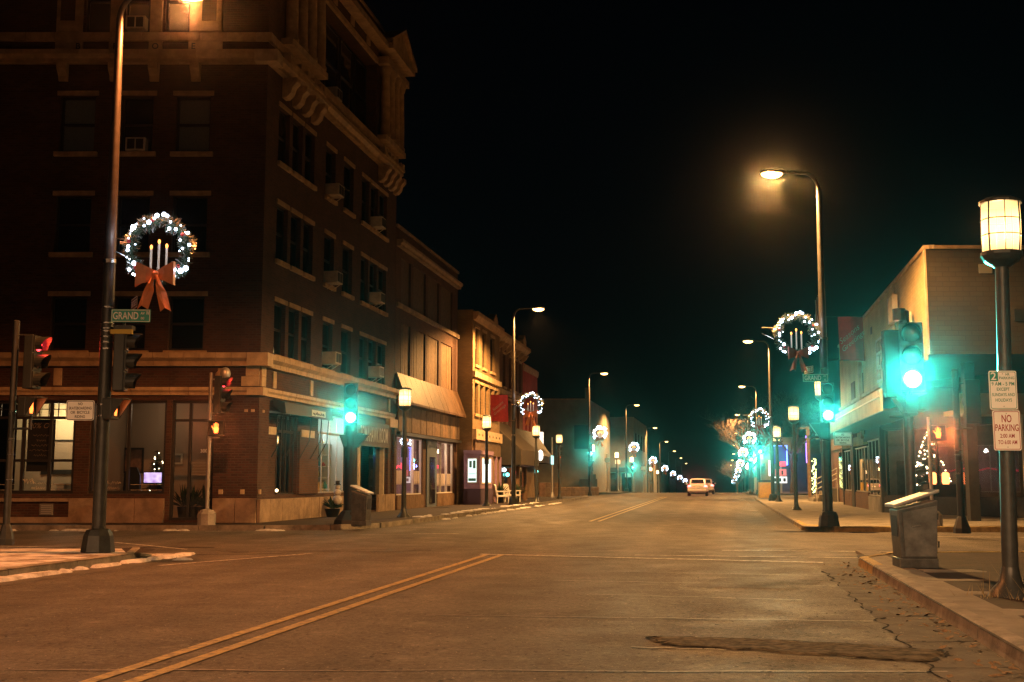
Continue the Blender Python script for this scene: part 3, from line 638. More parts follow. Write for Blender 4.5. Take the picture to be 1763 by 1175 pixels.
for k, (u0, u1) in enumerate(((-14.75, -14.0), (-12.5, -11.75))):
    b = MB(); scribble(b, HF, u0, u0+.35, 1.3, .2, 12, -.09, .011, k); scribble(b, HF, u0+.2, u1, 1.27, .10, 22, -.09, .006, k+5); scribble(b, HF, u0+.25, u1-.05, 1.12, .10, 20, -.09, .006, k+9)
    b.build('window_script', mat('script_gold', (.55, .42, .28), .5), hotel)
for u0, u1 in ((-16.3, -15.0), (-13.9, -13.3), (-11.5, -10.55)):
    b = MB(); b.box(u0, u1, -.10, -.095, 1.26, 1.272, HF).box(u0, u1, -.10, -.095, 1.10, 1.112, HF); b.build('window_stripe', TRIML, hotel)
# rooms behind the front windows
CREAM = mat('cream_plaster', (.55, .45, .30), .8); TAN = mat('tan_plaster', (.34, .25, .17), .8); FLOORM = mat('wood_floor', (.10, .06, .035), .5)
b = MB(); b.box(-16.8, -13.0, 39.5, 39.6, .15, 2.75).box(-16.8, -13.0, 35.6, 39.6, .10, .15).box(-12.98, -12.9, 35.5, 39.5, .15, 4.2); b.build('room_wall', TAN, hotel)
b = MB(); b.box(-16.8, -13.0, 39.5, 39.62, 2.75, 4.2).box(-16.8, -13.0, 35.6, 39.5, 3.95, 4.0); b.build('room_wall', CREAM, hotel)
b = MB(); b.box(-12.88, -8.8, 38.9, 39.0, .15, 4.2).box(-12.88, -8.8, 35.6, 38.9, .10, .15).box(-8.86, -8.8, 35.6, 38.8, .15, 4.2).box(-12.88, -8.8, 35.6, 38.9, 3.95, 4.0); b.build('room_wall', TAN, hotel)
b = MB(); b.box(-15.9, -13.1, 39.45, 39.495, 1.6, 1.75).box(-15.9, -13.1, 39.45, 39.495, 2.72, 2.76).box(-13.35, -13.1, 39.3, 39.49, .15, 3.9); b.build('wall_moulding', TRIMD, hotel)
lamp('POINT', (-15.0, 38.4, 3.5), 150, (1, .74, .42), None, .15); lamp('POINT', (-11.2, 37.6, 3.6), 22, (1, .66, .4), None, .15)
# ---- side street shops of the hotel: bay with a folded awning, gift shop, tap room door
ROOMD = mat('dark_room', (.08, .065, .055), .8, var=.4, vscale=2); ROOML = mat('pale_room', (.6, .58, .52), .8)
def room(root, F, u0, u1, z0, z1, d1, m, name='room_wall'):
    b = MB(); b.box(u0, u1, -d1-.06, -d1, z0, z1, F).box(u0-.05, u0, -d1, -.3, z0, z1, F).box(u1, u1+.05, -d1, -.3, z0, z1, F).box(u0, u1, -d1, -.25, z0-.08, z0, F).box(u0, u1, -d1, -.25, z1, z1+.08, F)
    return b.build(name, m, root)
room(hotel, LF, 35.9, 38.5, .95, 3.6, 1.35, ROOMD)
fr = shopwin(hotel, LF, 36.9, 38.4, .95, 3.5, [37.3, 37.7, 38.05], 2.95, fm=TRIMD, wd=.05, gl=GLR, dp=.02)
lamp('POINT', LF(37.6, -.7, 3.2), 12, (1, .85, .6), None, .08)
for i in range(7): b = MB(); u = 37.0+i*.2; b.box(u, u+.05, -.9-.05*(i % 3), -.88-.05*(i % 3), 1.2+.2*(i % 2), 2.2+.15*(i % 3), LF); b.build('display_ribbon', mat('gold_ribbon', (.6, .42, .12), .35, .6) if i == 0 else bpy.data.materials['gold_ribbon'], hotel)
b = MB(); b.box(36.0, 36.9, -.2, -.12, .95, 3.5, LF); b.build('shop_pier', BRICKD, hotel)
b = MB(); b.box(38.5, 40.3, .004, .07, .95, 3.0, LF); b.build('shop_pier', BRICKM, hotel)
for u0, u1 in ((36.1, 36.85), (38.6, 39.8)): b = MB(); b.box(u0, u1, .075 if u0 > 38 else -.11, .10 if u0 > 38 else -.09, 2.82, 3.06, LF); b.build('sign_plate', TRIML, hotel)
aw = empty('folded_awning', LF(38.2, 0, 3.4), cat='awning', label='folded dark awning box with thin arms under the stone band of the hotel')
b = MB(); b.prism([(.12, 3.92), (.5, 3.8), (.55, 3.45), (.42, 3.45), (.12, 3.7)], 36.0, 40.35, lambda p, q, v: LF(v, p, q)); b.build('awning_box', TRIMD, aw)
b = MB(); b.box(38.3, 39.6, .535, .545, 3.5, 3.7, LF); b.build('sign_panel', TRIML, aw)
b = MB(); scribble(b, LF, 38.4, 39.5, 3.53, .12, 30, .552, .008, 4); b.build('lettering', SBLACK, aw)
for u in (36.1, 37.2, 38.5, 39.5, 40.2):
    b = MB(); b.tube([LF(u, .45, 3.45), LF(u+.12, .35, 2.7), LF(u-.1, .1, 2.1)], .018, 5); b.build('arm', TRIMD, aw)
room(hotel, LF, 40.5, 44.0, .95, 3.75, 1.6, ROOML)
shopwin(hotel, LF, 40.4, 44.05, .95, 3.7, [41.1, 41.9, 42.7, 43.4], 3.05, fm=ALUM, wd=.045, gl=GLS, dp=.02)
lamp('POINT', LF(41.2, -.8, 3.3), 80, (.95, 1, .9), None, .12)
lamp('POINT', LF(43.2, -.8, 2.9), 40, (.8, .95, 1), None, .12)
b = MB(); b.box(40.5, 41.0, -1.2, -.9, 1.0, 3.3, LF); b.build('light_panel', emat('lit_display', (1, .97, .85), 2.2, False), hotel)
rnd = random.Random(4)
for k in range(5):                              # shelves of wares
    b = MB(); b.box(40.6, 43.9, -1.45, -.75, 1.05+k*.42, 1.08+k*.42, LF); b.build('display_shelf', TRIMW, hotel)
WARES = [mat('ware_'+n, c, .5) for n, c in (('red', (.4, .06, .05)), ('white', (.7, .7, .66)), ('gold', (.5, .34, .1)), ('teal', (.1, .4, .4)), ('dark', (.04, .04, .05)))]
SHN = ['lowest', 'second', 'middle', 'fourth', 'topmost']
for i in range(25):
    k = i//5; wn = ['red', 'white', 'gold', 'teal', 'dark'][(i*2+k) % 5]; u = 41.15+(i % 5)*.62+rnd.uniform(-.1, .1); h = rnd.uniform(.1, .3); r = rnd.uniform(.04, .1); c = LF(u, -rnd.uniform(.8, 1.3), 0)
    b = MB(); b.lathe([(r, 1.085+k*.42), (r*1.15, 1.085+k*.42+h*.5), (r*.4, 1.085+k*.42+h*.8), (r*.45, 1.085+k*.42+h)], 8, (c.x, c.y, 0))
    b.build('shelf_jar', bpy.data.materials['ware_'+wn], None, label='%s jar on the %s shelf of the gift shop window' % (wn, SHN[k]), cat='jar', group='jars in the gift shop window', smooth=True)
# tap room: deep door recess, wooden sign with tall letters
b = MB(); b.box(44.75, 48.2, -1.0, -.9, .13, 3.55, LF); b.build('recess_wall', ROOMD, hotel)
b = MB(); b.box(47.2, 48.2, -.3, -.12, .82, 2.9, LF); b.build('side_light', DGL, hotel)
each('door_pilaster', TRIML, hotel, LF, (44.75, 45.0, -.5, .06, .13, 2.75), (48.1, 48.22, -.4, .05, .82, 2.9))
dr = MB(); dr.box(45.3, 45.42, -.62, -.5, .15, 2.45, LF).box(46.6, 46.75, -.62, -.5, .15, 2.45, LF).box(45.42, 46.6, -.62, -.5, 2.3, 2.45, LF); dr = dr.build('door_frame', TRIML, hotel)
b = MB(); b.box(45.42, 46.6, -.60, -.54, .15, 2.3, LF); b.build('door', DGL, dr)
b = MB(); b.box(45.85, 46.2, -.535, -.53, 1.45, 1.85, LF); b.build('door_notice', TRIML, hotel)
b = MB(); b.tube([LF(45.5, -.48, 1.15), LF(46.55, -.48, 1.15)], .025, 6); b.build('push_bar', ALUM, dr)
sg = empty('tap_room_sign', LF(46.5, 0, 2.8), cat='sign', label='wooden board sign with tall letters TOMAHAWK ROOM over a doorway')
for i in range(6): b = MB(); b.box(44.3, 48.5, .08, .16+random.uniform(0, .008), 2.72+i*.16, 2.875+i*.16, LF); b.build('plank', WOODD, sg)
text('lettering', 'TOMAHAWK ROOM', TRIML, sg, LF(46.4, .18, 3.2), (TA, 1, 0), (0, 0, 1), h=.6, w=3.7, bold=.012, spacing=1.05)
for u in (48.55, 49.45): b = MB(); b.box(u, u+.28, .004, .12, .82, 3.9, LF); b.build('end_pier', BRICKD, hotel)
b = MB(); b.box(48.5, 49.65, .004, .2, 3.6, 3.95, LF); b.build('pier_cap', TERRA, hotel)
lamp('POINT', LF(36.35, .22, 1.12), 1.2, (1, .6, .25), None, .03)
b = MB(); b.ball(LF(36.35, .16, 1.08), .05, 8, 5); b.build('ground_light', emat('ground_bulb', (1, .75, .4), 6, False), None, cat='lamp', label='small glowing ground light at the corner of the hotel plinth')

# ---- things inside the front windows
def hangframe(name, label, x, y, z, w_, h, m, fm=TRIMD):
    r = empty(name, (x, y, z), cat='picture', label=label)
    b = MB(); b.box(x-w_/2, x+w_/2, y-.02, y+.0, z-h/2, z+h/2); b.build('print', m, r)
    b = MB()
    for a in (-1, 1): b.box(x+a*w_/2-.03, x+a*w_/2+.03, y-.05, y, z-h/2-.03, z+h/2+.03).box(x-w_/2+.03, x+w_/2-.03, y-.05, y, z+a*h/2-.03, z+a*h/2+.03)
    b.build('frame', fm, r)
hangframe('wall_picture', 'dark framed picture on the brown wall beside the big lamp pole', -12.6, 38.88, 2.05, .62, .78, mat('sepia_print', (.16, .09, .06), .7, var=.6, vscale=4))
hangframe('wall_picture', 'small pale framed certificate on the wall above the lit screen', -11.2, 38.88, 2.1, .42, .3, mat('pale_print', (.12, .1, .08), .7), TRIML)
bn = empty('hanging_banner', (-14.35, 35.5, 1.6), cat='banner', label='black hanging banner reading 90% Off in the left shop window')
b = MB(); b.box(-14.75, -13.92, 35.48, 35.50, 1.66, 3.24); b.build('cloth', mat('black_cloth', (.03, .025, .022), .8), bn)
text('lettering', '90% Off', TAN, bn, (-14.33, 35.476, 3.05), (1, 0, 0), (0, 0, 1), h=.16, shear=.3)
b = MB()
for i, wd in enumerate((.26, .14, .3, .34, .2)): scribble(b, FR((0, 35.475), (1, 0), (0, -1)), -14.33-wd, -14.33+wd, 2.72-i*.15, .08, 18, 0, .006, i)
b.build('script', TAN, bn)
tv = empty('television', (-11.45, 37.3, 1.2), cat='television', label='lit television showing a violet picture in the front shop window')
m = bpy.data.materials.new('screen_picture'); m.use_nodes = True; n = m.node_tree.nodes; p = n['Principled BSDF']
vz = n.new('ShaderNodeTexVoronoi'); vz.inputs['Scale'].default_value = 7; tc = n.new('ShaderNodeTexCoord'); m.node_tree.links.new(tc.outputs['Object'], vz.inputs['Vector'])
r_ = n.new('ShaderNodeValToRGB'); r_.color_ramp.elements[0].color = (.25, .12, .5, 1); r_.color_ramp.elements[1].color = (.85, .7, 1, 1); m.node_tree.links.new(vz.outputs['Distance'], r_.inputs[0]); m.node_tree.links.new(r_.outputs[0], p.inputs['Emission Color']); p.inputs['Emission Strength'].default_value = 1.6
b = MB(); b.box(-11.73, -11.17, 37.28, 37.29, 1.32, 1.64); b.build('screen', m, tv)
b = MB(); b.box(-11.76, -11.14, 37.295, 37.35, 1.29, 1.67).box(-11.55, -11.35, 37.3, 37.4, 1.1, 1.29); b.build('casing', BLACK, tv)
def lit_tree(name, label, c, h, r, nb, bulb, seed, dens=420):
    rr = random.Random(seed); t = empty(name, c, cat='christmas tree', label=label); c = Vector(c)
    b = MB(); b.tube([c, c+Vector((0, 0, h*.98))], [.05, .012], 6); b.build('trunk', BARK, t)
    b = MB()
    for i in range(dens):
        f = rr.random()**.7; a = rr.uniform(0, 6.3); z = h*(.1+.88*(1-f)); L = r*f*rr.uniform(.6, 1.05)+.05; d = Vector((math.cos(a), math.sin(a), -.25)); e = Vector((-math.sin(a), math.cos(a), .1))
        p0 = c+Vector((0, 0, z)); p1 = p0+d*L
        b.poly(p0+e*.02, p1+e*.09*h/2, p1+d*.1, p1-e*.09*h/2, p0-e*.02)
    b.build('branches', NEEDLE, t, kind='stuff')
    b = MB()
    for i in range(nb):
        f = rr.random()**.8; a = rr.uniform(0, 6.3); z = h*(.12+.86*(1-f)); L = r*f+.05
        b.ball(c+Vector((math.cos(a)*L, math.sin(a)*L, z-L*.2)), .022 if h < 2.5 else .032, 5, 3)
    b.build('fairy_lights', bulb, t, kind='stuff'); return t
lit_tree('christmas_tree', 'small dark christmas tree with sparse lights behind the lit screen', (-11.55, 38.0, .9), 1.5, .45, 24, WBULB, 1, 200)
ch = empty('chandelier', (-15.0, 37.0, 2.7), cat='chandelier', label='small glowing chandelier in the left shop window beside the traffic light')
b = MB(); b.tube([(-15, 37, 3.9), (-15, 37, 2.75)], .015, 5)
for k in range(5): a = k*1.257; b.tube([(-15, 37, 2.75), (-15+.12*math.cos(a), 37+.12*math.sin(a), 2.66), (-15+.2*math.cos(a), 37+.2*math.sin(a), 2.8)], .012, 5)
b.build('frame', TERRA, ch)
for k in range(5): a = k*1.257; b = MB(); b.ball((-15+.2*math.cos(a), 37+.2*math.sin(a), 2.86), .05, 8, 5, (1, 1, 1.4)); b.build('bulb', emat('chandelier_bulb', (1, .8, .5), 9, False) if k == 0 else bpy.data.materials['chandelier_bulb'], ch)
lamp('POINT', (-15, 36.8, 2.85), 10, (1, .72, .4), None, .1)
ds = empty('shop_counter', (-13.7, 37.3, .15), cat='counter', label='low white display counter glowing behind the left shop window')
b = MB(); b.box(-14.4, -13.25, 37.0, 37.8, .15, 1.25); b.build('body', TRIMW, ds); b = MB(); b.box(-14.45, -13.2, 36.95, 37.85, 1.25, 1.3); b.build('top', TRIMW, ds)
dl = empty('desk_lamp', (-13.75, 37.2, 1.3), cat='lamp', label='white desk lamp shining on the display counter')
b = MB(); b.lathe([(.09, 1.302), (.02, 1.33), (.018, 1.7)], 8, (-13.75, 37.2, 0)); b.build('stand', ALUM, dl); b = MB(); b.lathe([(.16, 1.7), (.09, 1.88)], 10, (-13.75, 37.2, 0)); b.build('shade', emat('lamp_shade', (.75, 1, .9), 1.6), dl)
bt = empty('wall_sculpture', (-13.65, 39.3, 1.8), cat='sculpture', label='tall dark arched ornament against the cream wall')
b = MB(); b.tube([(-13.85, 39.2, 1.95), (-13.78, 39.2, 2.5), (-13.68, 39.2, 2.85), (-13.6, 39.2, 2.5), (-13.5, 39.2, 1.95)], [.05, .05, .09, .05, .05], 8); b.build('arch', TRIMD, bt)
b = MB(); b.ball((-13.75, 39.2, 2.02), .11, 8, 5).box(-13.95, -13.4, 39.1, 39.3, 1.8, 1.94); b.build('base', TRIMD, bt)
sh = empty('shop_chair', (-12.0, 36.6, .15), cat='chair', label='dark upholstered chair seen against the light behind the front window')
b = MB(); b.box(-12.3, -11.7, 36.4, 37.0, .5, .65); b.build('seat', BLACK, sh, bevel=.03); b = MB(); b.prism([(-12.28, .65), (-11.72, .65), (-11.74, 1.55), (-11.85, 1.8), (-12.1, 1.82), (-12.24, 1.6)], 36.9, 37.02, lambda x, z, y: Vector((x, y, z))); b.build('backrest', BLACK, sh)
for x in (-12.25, -11.75):
    for y in (36.45, 36.95): b = MB(); b.tube([(x, y, .15), (x, y, .5)], .025, 6); b.build('leg', BLACK, sh)
def potplant(name, label, c, h, r, seed, n=60, pot=BLACK):
    rr = random.Random(seed); t = empty(name, c, cat='plant', label=label); c = Vector(c)
    b = MB(); b.lathe([(r*.55, 0), (r*.8, h*.32), (r*.86, h*.34), (r*.7, h*.34)], 12, c); b.build('pot', pot, t, smooth='auto')
    b = MB()
    for i in range(n):
        a = rr.uniform(0, 6.3); el = rr.uniform(.3, 1.5); L = h*.66*rr.uniform(.5, 1); d = Vector((math.cos(a)*math.cos(el), math.sin(a)*math.cos(el), math.sin(el))); e = Vector((-math.sin(a), math.cos(a), 0))*.03
        p0 = c+Vector((0, 0, h*.33)); m1 = p0+d*L*.6; b.poly(p0, m1+e, p0+d*L-Vector((0, 0, .05)), m1-e)
    b.build('foliage', NEEDLE, t, kind='stuff'); return t
for i, x in enumerate((-10.15, -9.85, -9.5)): potplant('potted_plant', ['leafy pot plant at the left of the door vestibule', 'middle pot plant behind the vestibule glass', 'pot plant in the vestibule next to the brick pier'][i], (x, 36.2, .16), 1.25, .22, i)
# planter with a snowman by the gift shop
potplant('street_planter', 'black planter of evergreen sprigs by the gift shop window', LF(40.75, .45, .132), .85, .34, 31, 110)
sn = empty('snowman_ornament', LF(40.75, .62, .55), cat='ornament', label='white snowman ornament standing in the planter by the gift shop'); c = LF(40.75, .62, 0)
b = MB(); b.ball((c.x, c.y, .72), .17, 10, 7).ball((c.x, c.y, .97), .13, 10, 7).ball((c.x, c.y, 1.17), .095, 10, 7); b.build('body', SNOW, sn, smooth=True)
b = MB(); b.lathe([(.13, 1.24), (.13, 1.26), (.08, 1.265), (.075, 1.38)], 10, (c.x, c.y, 0)); b.build('hat', BLACK, sn)

# ------------------------------------------------------------------ second building: boarded two-storey block
b2 = empty('boarded_building', LF(49.8, 0, .13), cat='building', label='brown brick two-storey building with boarded windows and a rusty sloping awning')
PAN = [(50.6, 52.2), (52.6, 54.9), (55.3, 57.5), (57.9, 60.4)]
holes = [(a, e, c, d, .12) for a, e in PAN for c, d in ((5.95, 8.3), (9.1, 11.2))] + [(50.2, 54.6, .75, 3.3, .3), (55.6, 60.9, .75, 3.3, .3)]
b = MB(); wallq(b, LF, 49.75, 61.6, .13, 12.4, holes); b.build('wall', BRICKM, b2)
def backshell(root, F, u0, u1, h, dep, m, near=True):
    p = [F(u0, 0, 0), F(u0, -dep, 0), F(u1, -dep, 0), F(u1, 0, 0)]; shell(root, [(q.x, q.y) for q in p], h, m, BLACK)
backshell(b2, LF, 49.75, 61.6, 12.4, 20, BRICKM)
for a, e in PAN:
    for c, d in ((5.95, 8.3), (9.1, 11.2)):
        b = MB(); n = 5
        b.box(a, e, -.115, -.10, c, d, LF); bp = b.build('boarded_panel', WOODD if c > 6 else WOOD, b2)
        if c < 6:
            for i in range(n): x = a+(e-a)*i/n; k = MB(); k.box(x+.01, x+(e-a)/n-.01, -.10, -.08+random.uniform(0, .02), c, d, LF); k.build('board', WOOD if random.random() < .6 else WOODD, bp)
blocks(b2, 'ledge_stone', LF, 49.8, 61.55, .004, .12, 8.88, 9.08, 1.2, STONE); blocks(b2, 'cornice_stone', LF, 49.8, 61.55, .004, .3, 11.55, 11.85, 1.1, STONE, .1)
b = MB(); b.box(49.75, 61.6, -.3, .08, 12.4, 12.52, LF); b.build('coping', STONE, b2)
aw = empty('panel_awning', LF(50, 0, 4.6), cat='awning', label='rusty sloping panel awning above the neon-lit shop windows')
for i in range(12):
    a, e = 49.9+i*.965, 49.9+(i+1)*.965-.02; j = random.uniform(0, .015)
    b = MB(); b.prism([(.02, 6.0), (.06, 6.02), (.52+j, 4.76), (.52+j, 4.66), (.47, 4.66), (.02, 5.9)], a, e, lambda p, q, v: LF(v, p, q)); b.build('awning_panel', SHING, aw)
for e in (49.9, 61.45): b = MB(); b.prism([(.02, 5.9), (.47, 4.66), (.02, 4.66)], e, e+.02, lambda p, q, v: LF(v, p, q)); b.build('end_panel', WOODD, aw)
for i in range(22):
    a = 49.9+i*.525; b = MB(); b.box(a, a+.515, .1, .16+random.uniform(0, .02), 3.5, 4.62, LF); b.build('fascia_board', WOOD if random.random() < .75 else WOODD, b2)
b = MB(); b.box(49.8, 61.5, .004, .28, 3.32, 3.46, LF); b.build('fascia_trim', TRIMD, b2)
room(b2, LF, 50.25, 54.55, .75, 3.3, 2.2, mat('rosy_room', (.35, .24, .24), .8)); room(b2, LF, 55.6, 60.9, .75, 3.3, 2.2, mat('mauve_room', (.36, .28, .27), .8))
shopwin(b2, LF, 50.2, 54.6, .75, 3.3, [51.7, 53.2], None, fm=TRIMW, wd=.05); shopwin(b2, LF, 57.2, 60.9, .75, 3.3, [58.4, 59.6], None, fm=TRIMW, wd=.05)
b = MB(); b.box(55.2, 57.1, -.18, .05, .13, 3.3, LF); b.build('door_surround', mat('slate_blue_paint', (.10, .13, .16), .5), b2)
b = MB(); b.box(55.7, 56.7, .055, .075, .3, 2.5, LF); b.build('door', DGL, b2)
for a, e in ((50.2, 51.7), (51.7, 53.2), (53.2, 54.6), (57.2, 59), (59, 60.9)): b = MB(); b.box(a+.01, e-.01, .004, .06, .14, .72, LF); b.build('bulkhead_panel', WOOD, b2)
lamp('POINT', LF(52.2, -1.2, 3.0), 150, (1, .72, .62), None, .1); lamp('POINT', LF(58.8, -1.2, 3.0), 160, (1, .68, .45), None, .1)
b = MB(); b.tube([LF(50.3, -.8, 1.9)]+[LF(51.6+i*.4, -.8, 1.98+.08*math.sin(i*1.8)) for i in range(8)], .05, 6); b.build('neon_tube', REDN, None, cat='neon sign', label='red neon strip in the left window under the rusty awning')
b = MB(); [b.ball(LF(57.6+i*.42, -.7, 2.08), .12, 8, 5, (1, 1, .8)) for i in range(8)]; b.build('neon_tube', REDN, None, cat='neon sign', label='row of red neon lobes in the right window under the rusty awning')
lamp('POINT', LF(53, -.6, 1.9), 7, (1, .1, .15), None, .2); lamp('POINT', LF(59.2, -.6, 2.0), 7, (1, .1, .15), None, .2)
b = MB(); [b.ball(LF(57.6+i*1.0, -.5, 2.85), .07, 8, 5, (1, 1, 1.6)) for i in range(3)]; b.build('pendant_lights', WBULB, None, cat='lamp', label='three warm pendant bulbs at the top of the right neon window')
for u0, u1, z in ((50.5, 51.4, 1.5), (53.4, 54.4, 1.5), (57.5, 58.2, 1.4), (58.6, 59.4, 1.4), (59.8, 60.6, 1.4)):
    b = MB(); n = 3
    for i in range(n): x = u0+(u1-u0)*i/n; b.box(x+.02, x+(u1-u0)/n-.06, -.09, -.085, z-.3, z+.32, LF).box(x+.02, x+(u1-u0)/n-.06, -.09, -.085, z-.3, z-.22, LF)
    b.build('window_lettering', mat('faded_lettering', (.5, .44, .42), .6) if u0 == 50.5 else bpy.data.materials['faded_lettering'], b2)

# ------------------------------------------------------------------ row of old shops further on
def block(name, label, F, u0, u1, h, m, rows, dep=18, cm=TERRA2, cor=.3, corz=None):
    t = empty(name, F(u0, 0, .13), cat='building', label=label); hs = [r[:4]+(.16,) for r in rows]
    b = MB(); wallq(b, F, u0, u1, .13, h, hs); b.build('wall', m, t); backshell(t, F, u0, u1, h, dep, m)
    for r in rows: sash(t, F, *r[:4], lm=cm, ext=.08, lint=len(r) < 5, sill=True)
    b = MB(); b.prism([(.004, 0), (cor*.5, .0), (cor, .25), (cor, .45), (.004, .45)], u0+.02, u1-.02, lambda p, q, v: F(v, p, q+(corz or h-.55))); b.build('cornice', cm, t)
    return t
L3 = FR((-13.2, 0), (TA, 1), NL_)
b3 = block('ochre_shop_building', 'narrow ochre brick building with a violet shopfront and two rows of windows', L3, 61.7, 69.2, 10.5, BRICKO,
           [(62.3, 63.3, 7.6, 9.6), (64.2, 65.2, 7.6, 9.6), (66.4, 67.6, 7.6, 9.6), (62.2, 63.1, 4.95, 6.6), (63.6, 64.5, 4.95, 6.6), (65, 65.9, 4.95, 6.6), (66.4, 67.3, 4.95, 6.6), (67.7, 68.5, 4.95, 6.6)])
blocks(b3, 'belt_stone', L3, 61.7, 69.2, .004, .14, 6.9, 7.2, .9, TERRA)
b = MB(); b.box(61.75, 69.1, .004, .2, 3.55, 4.1, L3); sf = b.build('signboard', TERRA, b3)
for i in range(7): b = MB(); p = L3(62.4+i*.95, .205, 3.82); b.ball(p, .07, 8, 5, (.5, .5, 1)); b.build('stud', SBLACK, sf)
b = MB(); b.box(61.9, 69.0, .004, .12, 2.75, 3.5, L3); b.build('transom_panel', WOODD, b3)
LW = emat('lit_window', (.72, 1, .97), 1.5); LW2 = mat('window_display', (.2, .3, .3), .6, var=.8, vscale=5, emit=(.6, 1, .95), es=.35)
sp = MB(); sp.box(61.0, 64.3, -.3, .55, .95, 2.75, L3); sp = sp.build('violet_shopfront', PURP, b3)
b = MB(); b.box(60.9, 64.35, -.3, .62, 2.75, 2.95, L3); b.build('cornice', PURP, sp); b = MB(); b.box(60.95, 64.35, -.3, .6, .13, .93, L3); b.build('plinth', mat('dark_violet', (.06, .035, .07), .6), sp)
F3 = FR((L3(61.0, 0, 0).x, L3(61.0, 0, 0).y), (NL_[0], NL_[1]), (-TA/1.016, -1/1.016))
b = MB(); b.box(-.1, .42, .06, .03, 1.25, 2.55, F3); lw = b.build('lit_window', TRIMW, sp)
b = MB(); b.box(-.06, .38, .062, .07, 1.3, 2.5, F3); b.build('pane', LW, lw)
b = MB(); b.box(.0, .14, .071, .075, 2.05, 2.4, F3).box(.2, .34, .071, .075, 2.0, 2.42, F3).box(-.04, .36, .071, .075, 1.35, 1.5, F3).box(-.04, .36, .071, .075, 1.7, 1.74, F3); b.build('window_display', TEAL, lw)
for a, e in ((61.5, 63.9),):
    b = MB(); b.box(a, e, .552, .57, 1.2, 2.6, L3); f = b.build('lit_window', TRIMW, sp)
    for i in range(3): b = MB(); x = a+.08+i*(e-a-.1)/3; b.box(x, x+(e-a)/3-.1, .572, .58, 1.28, 2.52, L3); b.build('pane', LW, f)
b = MB(); b.box(65.2, 68.9, -.12, -.1, .9, 2.7, L3); b.build('pane', LW, b3)
b = MB(); [b.box(u, u+.12, .0, .14, .13, 2.75, L3) for u in (64.6, 65.1, 66.4, 67.7, 69.0)]; b.build('shop_post', PURP, b3)
L4 = FR((-14, 0), (TA, 1), NL_)
b4 = block('red_brick_building', 'three-bay red brick building with a bracketed cornice behind the red banner', L4, 69.3, 82, 10.7, BRICKR,
           [(a, a+.9, 7.4, 9.5) for a in (70.3, 72.4, 74.5, 76.6, 78.7, 80.4)]+[(a, a+.95, 4.6, 6.6) for a in (70, 71.6, 73.2, 74.8, 76.4, 78, 79.6)], cor=.6)
blocks(b4, 'belt_stone', L4, 69.3, 82, .004, .18, 6.85, 7.15, 1.0, TERRA)
for i in range(9): b = MB(); u = 69.9+i*1.45; b.prism([(.004, 10.1), (.5, 10.1), (.3, 9.8), (.004, 9.6)], u, u+.2, lambda p, q, v: L4(v, p, q)); b.build('bracket', TERRA2, b4)
for a in (70.5, 80.9): b = MB(); b.prism([(a-.6, 10.62), (a+.6, 10.62), (a+.6, 11.1), (a, 11.5), (a-.6, 11.1)], -.1, .35, lambda p, q, v: L4(p, v, q)); b.build('parapet_block', TERRA2, b4)
b5 = block('red_glow_building', 'end building of the row beside the wreath, red glow put into its wall colour', L4, 82.1, 88.5, 9.7, PINK, [(a, a+.8, 4.6, 6.4) for a in (83, 84.6, 86.2, 87.4)], cor=.12)
b = MB(); wallq(b, L4, 82.1, 88.5, .13, 3.6); b.v = [v+Vector((.012, 0, 0)) for v in b.v]; b.build('shopfront', BRICKO, b5)
AWB = mat('black_canvas', (.022, .019, .017), .7, var=.3, vscale=3); AWT = mat('tan_canvas', (.06, .046, .034), .8, var=.2, vscale=3)
def awning(label, F, u0, u1, zt, zb, out, drop, m, name='shop_awning'):
    t = empty(name, F(u0, 0, zb), cat='awning', label=label)
    n = max(2, round((u1-u0)/1.2))
    for i in range(n):
        a, e = u0+(u1-u0)*i/n+.004, u0+(u1-u0)*(i+1)/n-.004
        b = MB(); b.prism([(.02, zt-.05), (.03, zt), (out, zb), (out, zb-drop), (out-.04, zb-drop), (out-.05, zb-.03)], a, e, lambda p, q, v: F(v, p, q)); b.build('panel', m, t)
    for e in (u0, u1): b = MB(); b.prism([(.02, zt-.05), (out-.05, zb-.03), (out-.05, zb-drop), (.02, zb-drop)], e, e+.015, lambda p, q, v: F(v, p, q)); b.build('end_panel', AWB, t)
    return t
awning('wide dark awning with a pale slope over the second shop of the row', L4, 69.5, 76, 5.0, 3.2, 2.1, .9, AWT)
awning('dark awning over the last shop of the row beside the lamp pole', L4, 77.5, 87.5, 4.9, 3.1, 1.3, .5, AWB)
b = MB(); b.box(69.6, 76, -.1, 2.0, 2.2, 2.3, L4); b.build('canopy_deck', TRIMD, b4)
for u in (70.3, 73.0): b = MB(); b.box(u, u+.2, 1.6, 1.8, .13, 2.2, L4); b.build('canopy_post', WOOD, b4)
b = MB(); b.ball(L4(76.3, 2.15, 3.0), .3, 10, 6, (.6, .6, 1.2)); b.build('globe_lamp', emat('white_globe', (1, .95, .85), 2.5), None, cat='lamp', label='white oval lamp at the end of the pale awning')
b = MB(); b.box(86.3, 87.3, 1.36, 1.42, 2.55, 3.2, L4); b.build('lit_sign', emat('aqua_sign', (.5, 1, .95), 1.6), None, cat='sign', label='small square aqua lit sign hanging at the last awning')
b = MB(); b.box(87.6, 88.3, .3, .5, 3.4, 5.0, L4); b.build('lit_sign', emat('cream_sign', (1, .9, .75), 1.5), None, cat='sign', label='tall cream lit projecting sign on the end building')
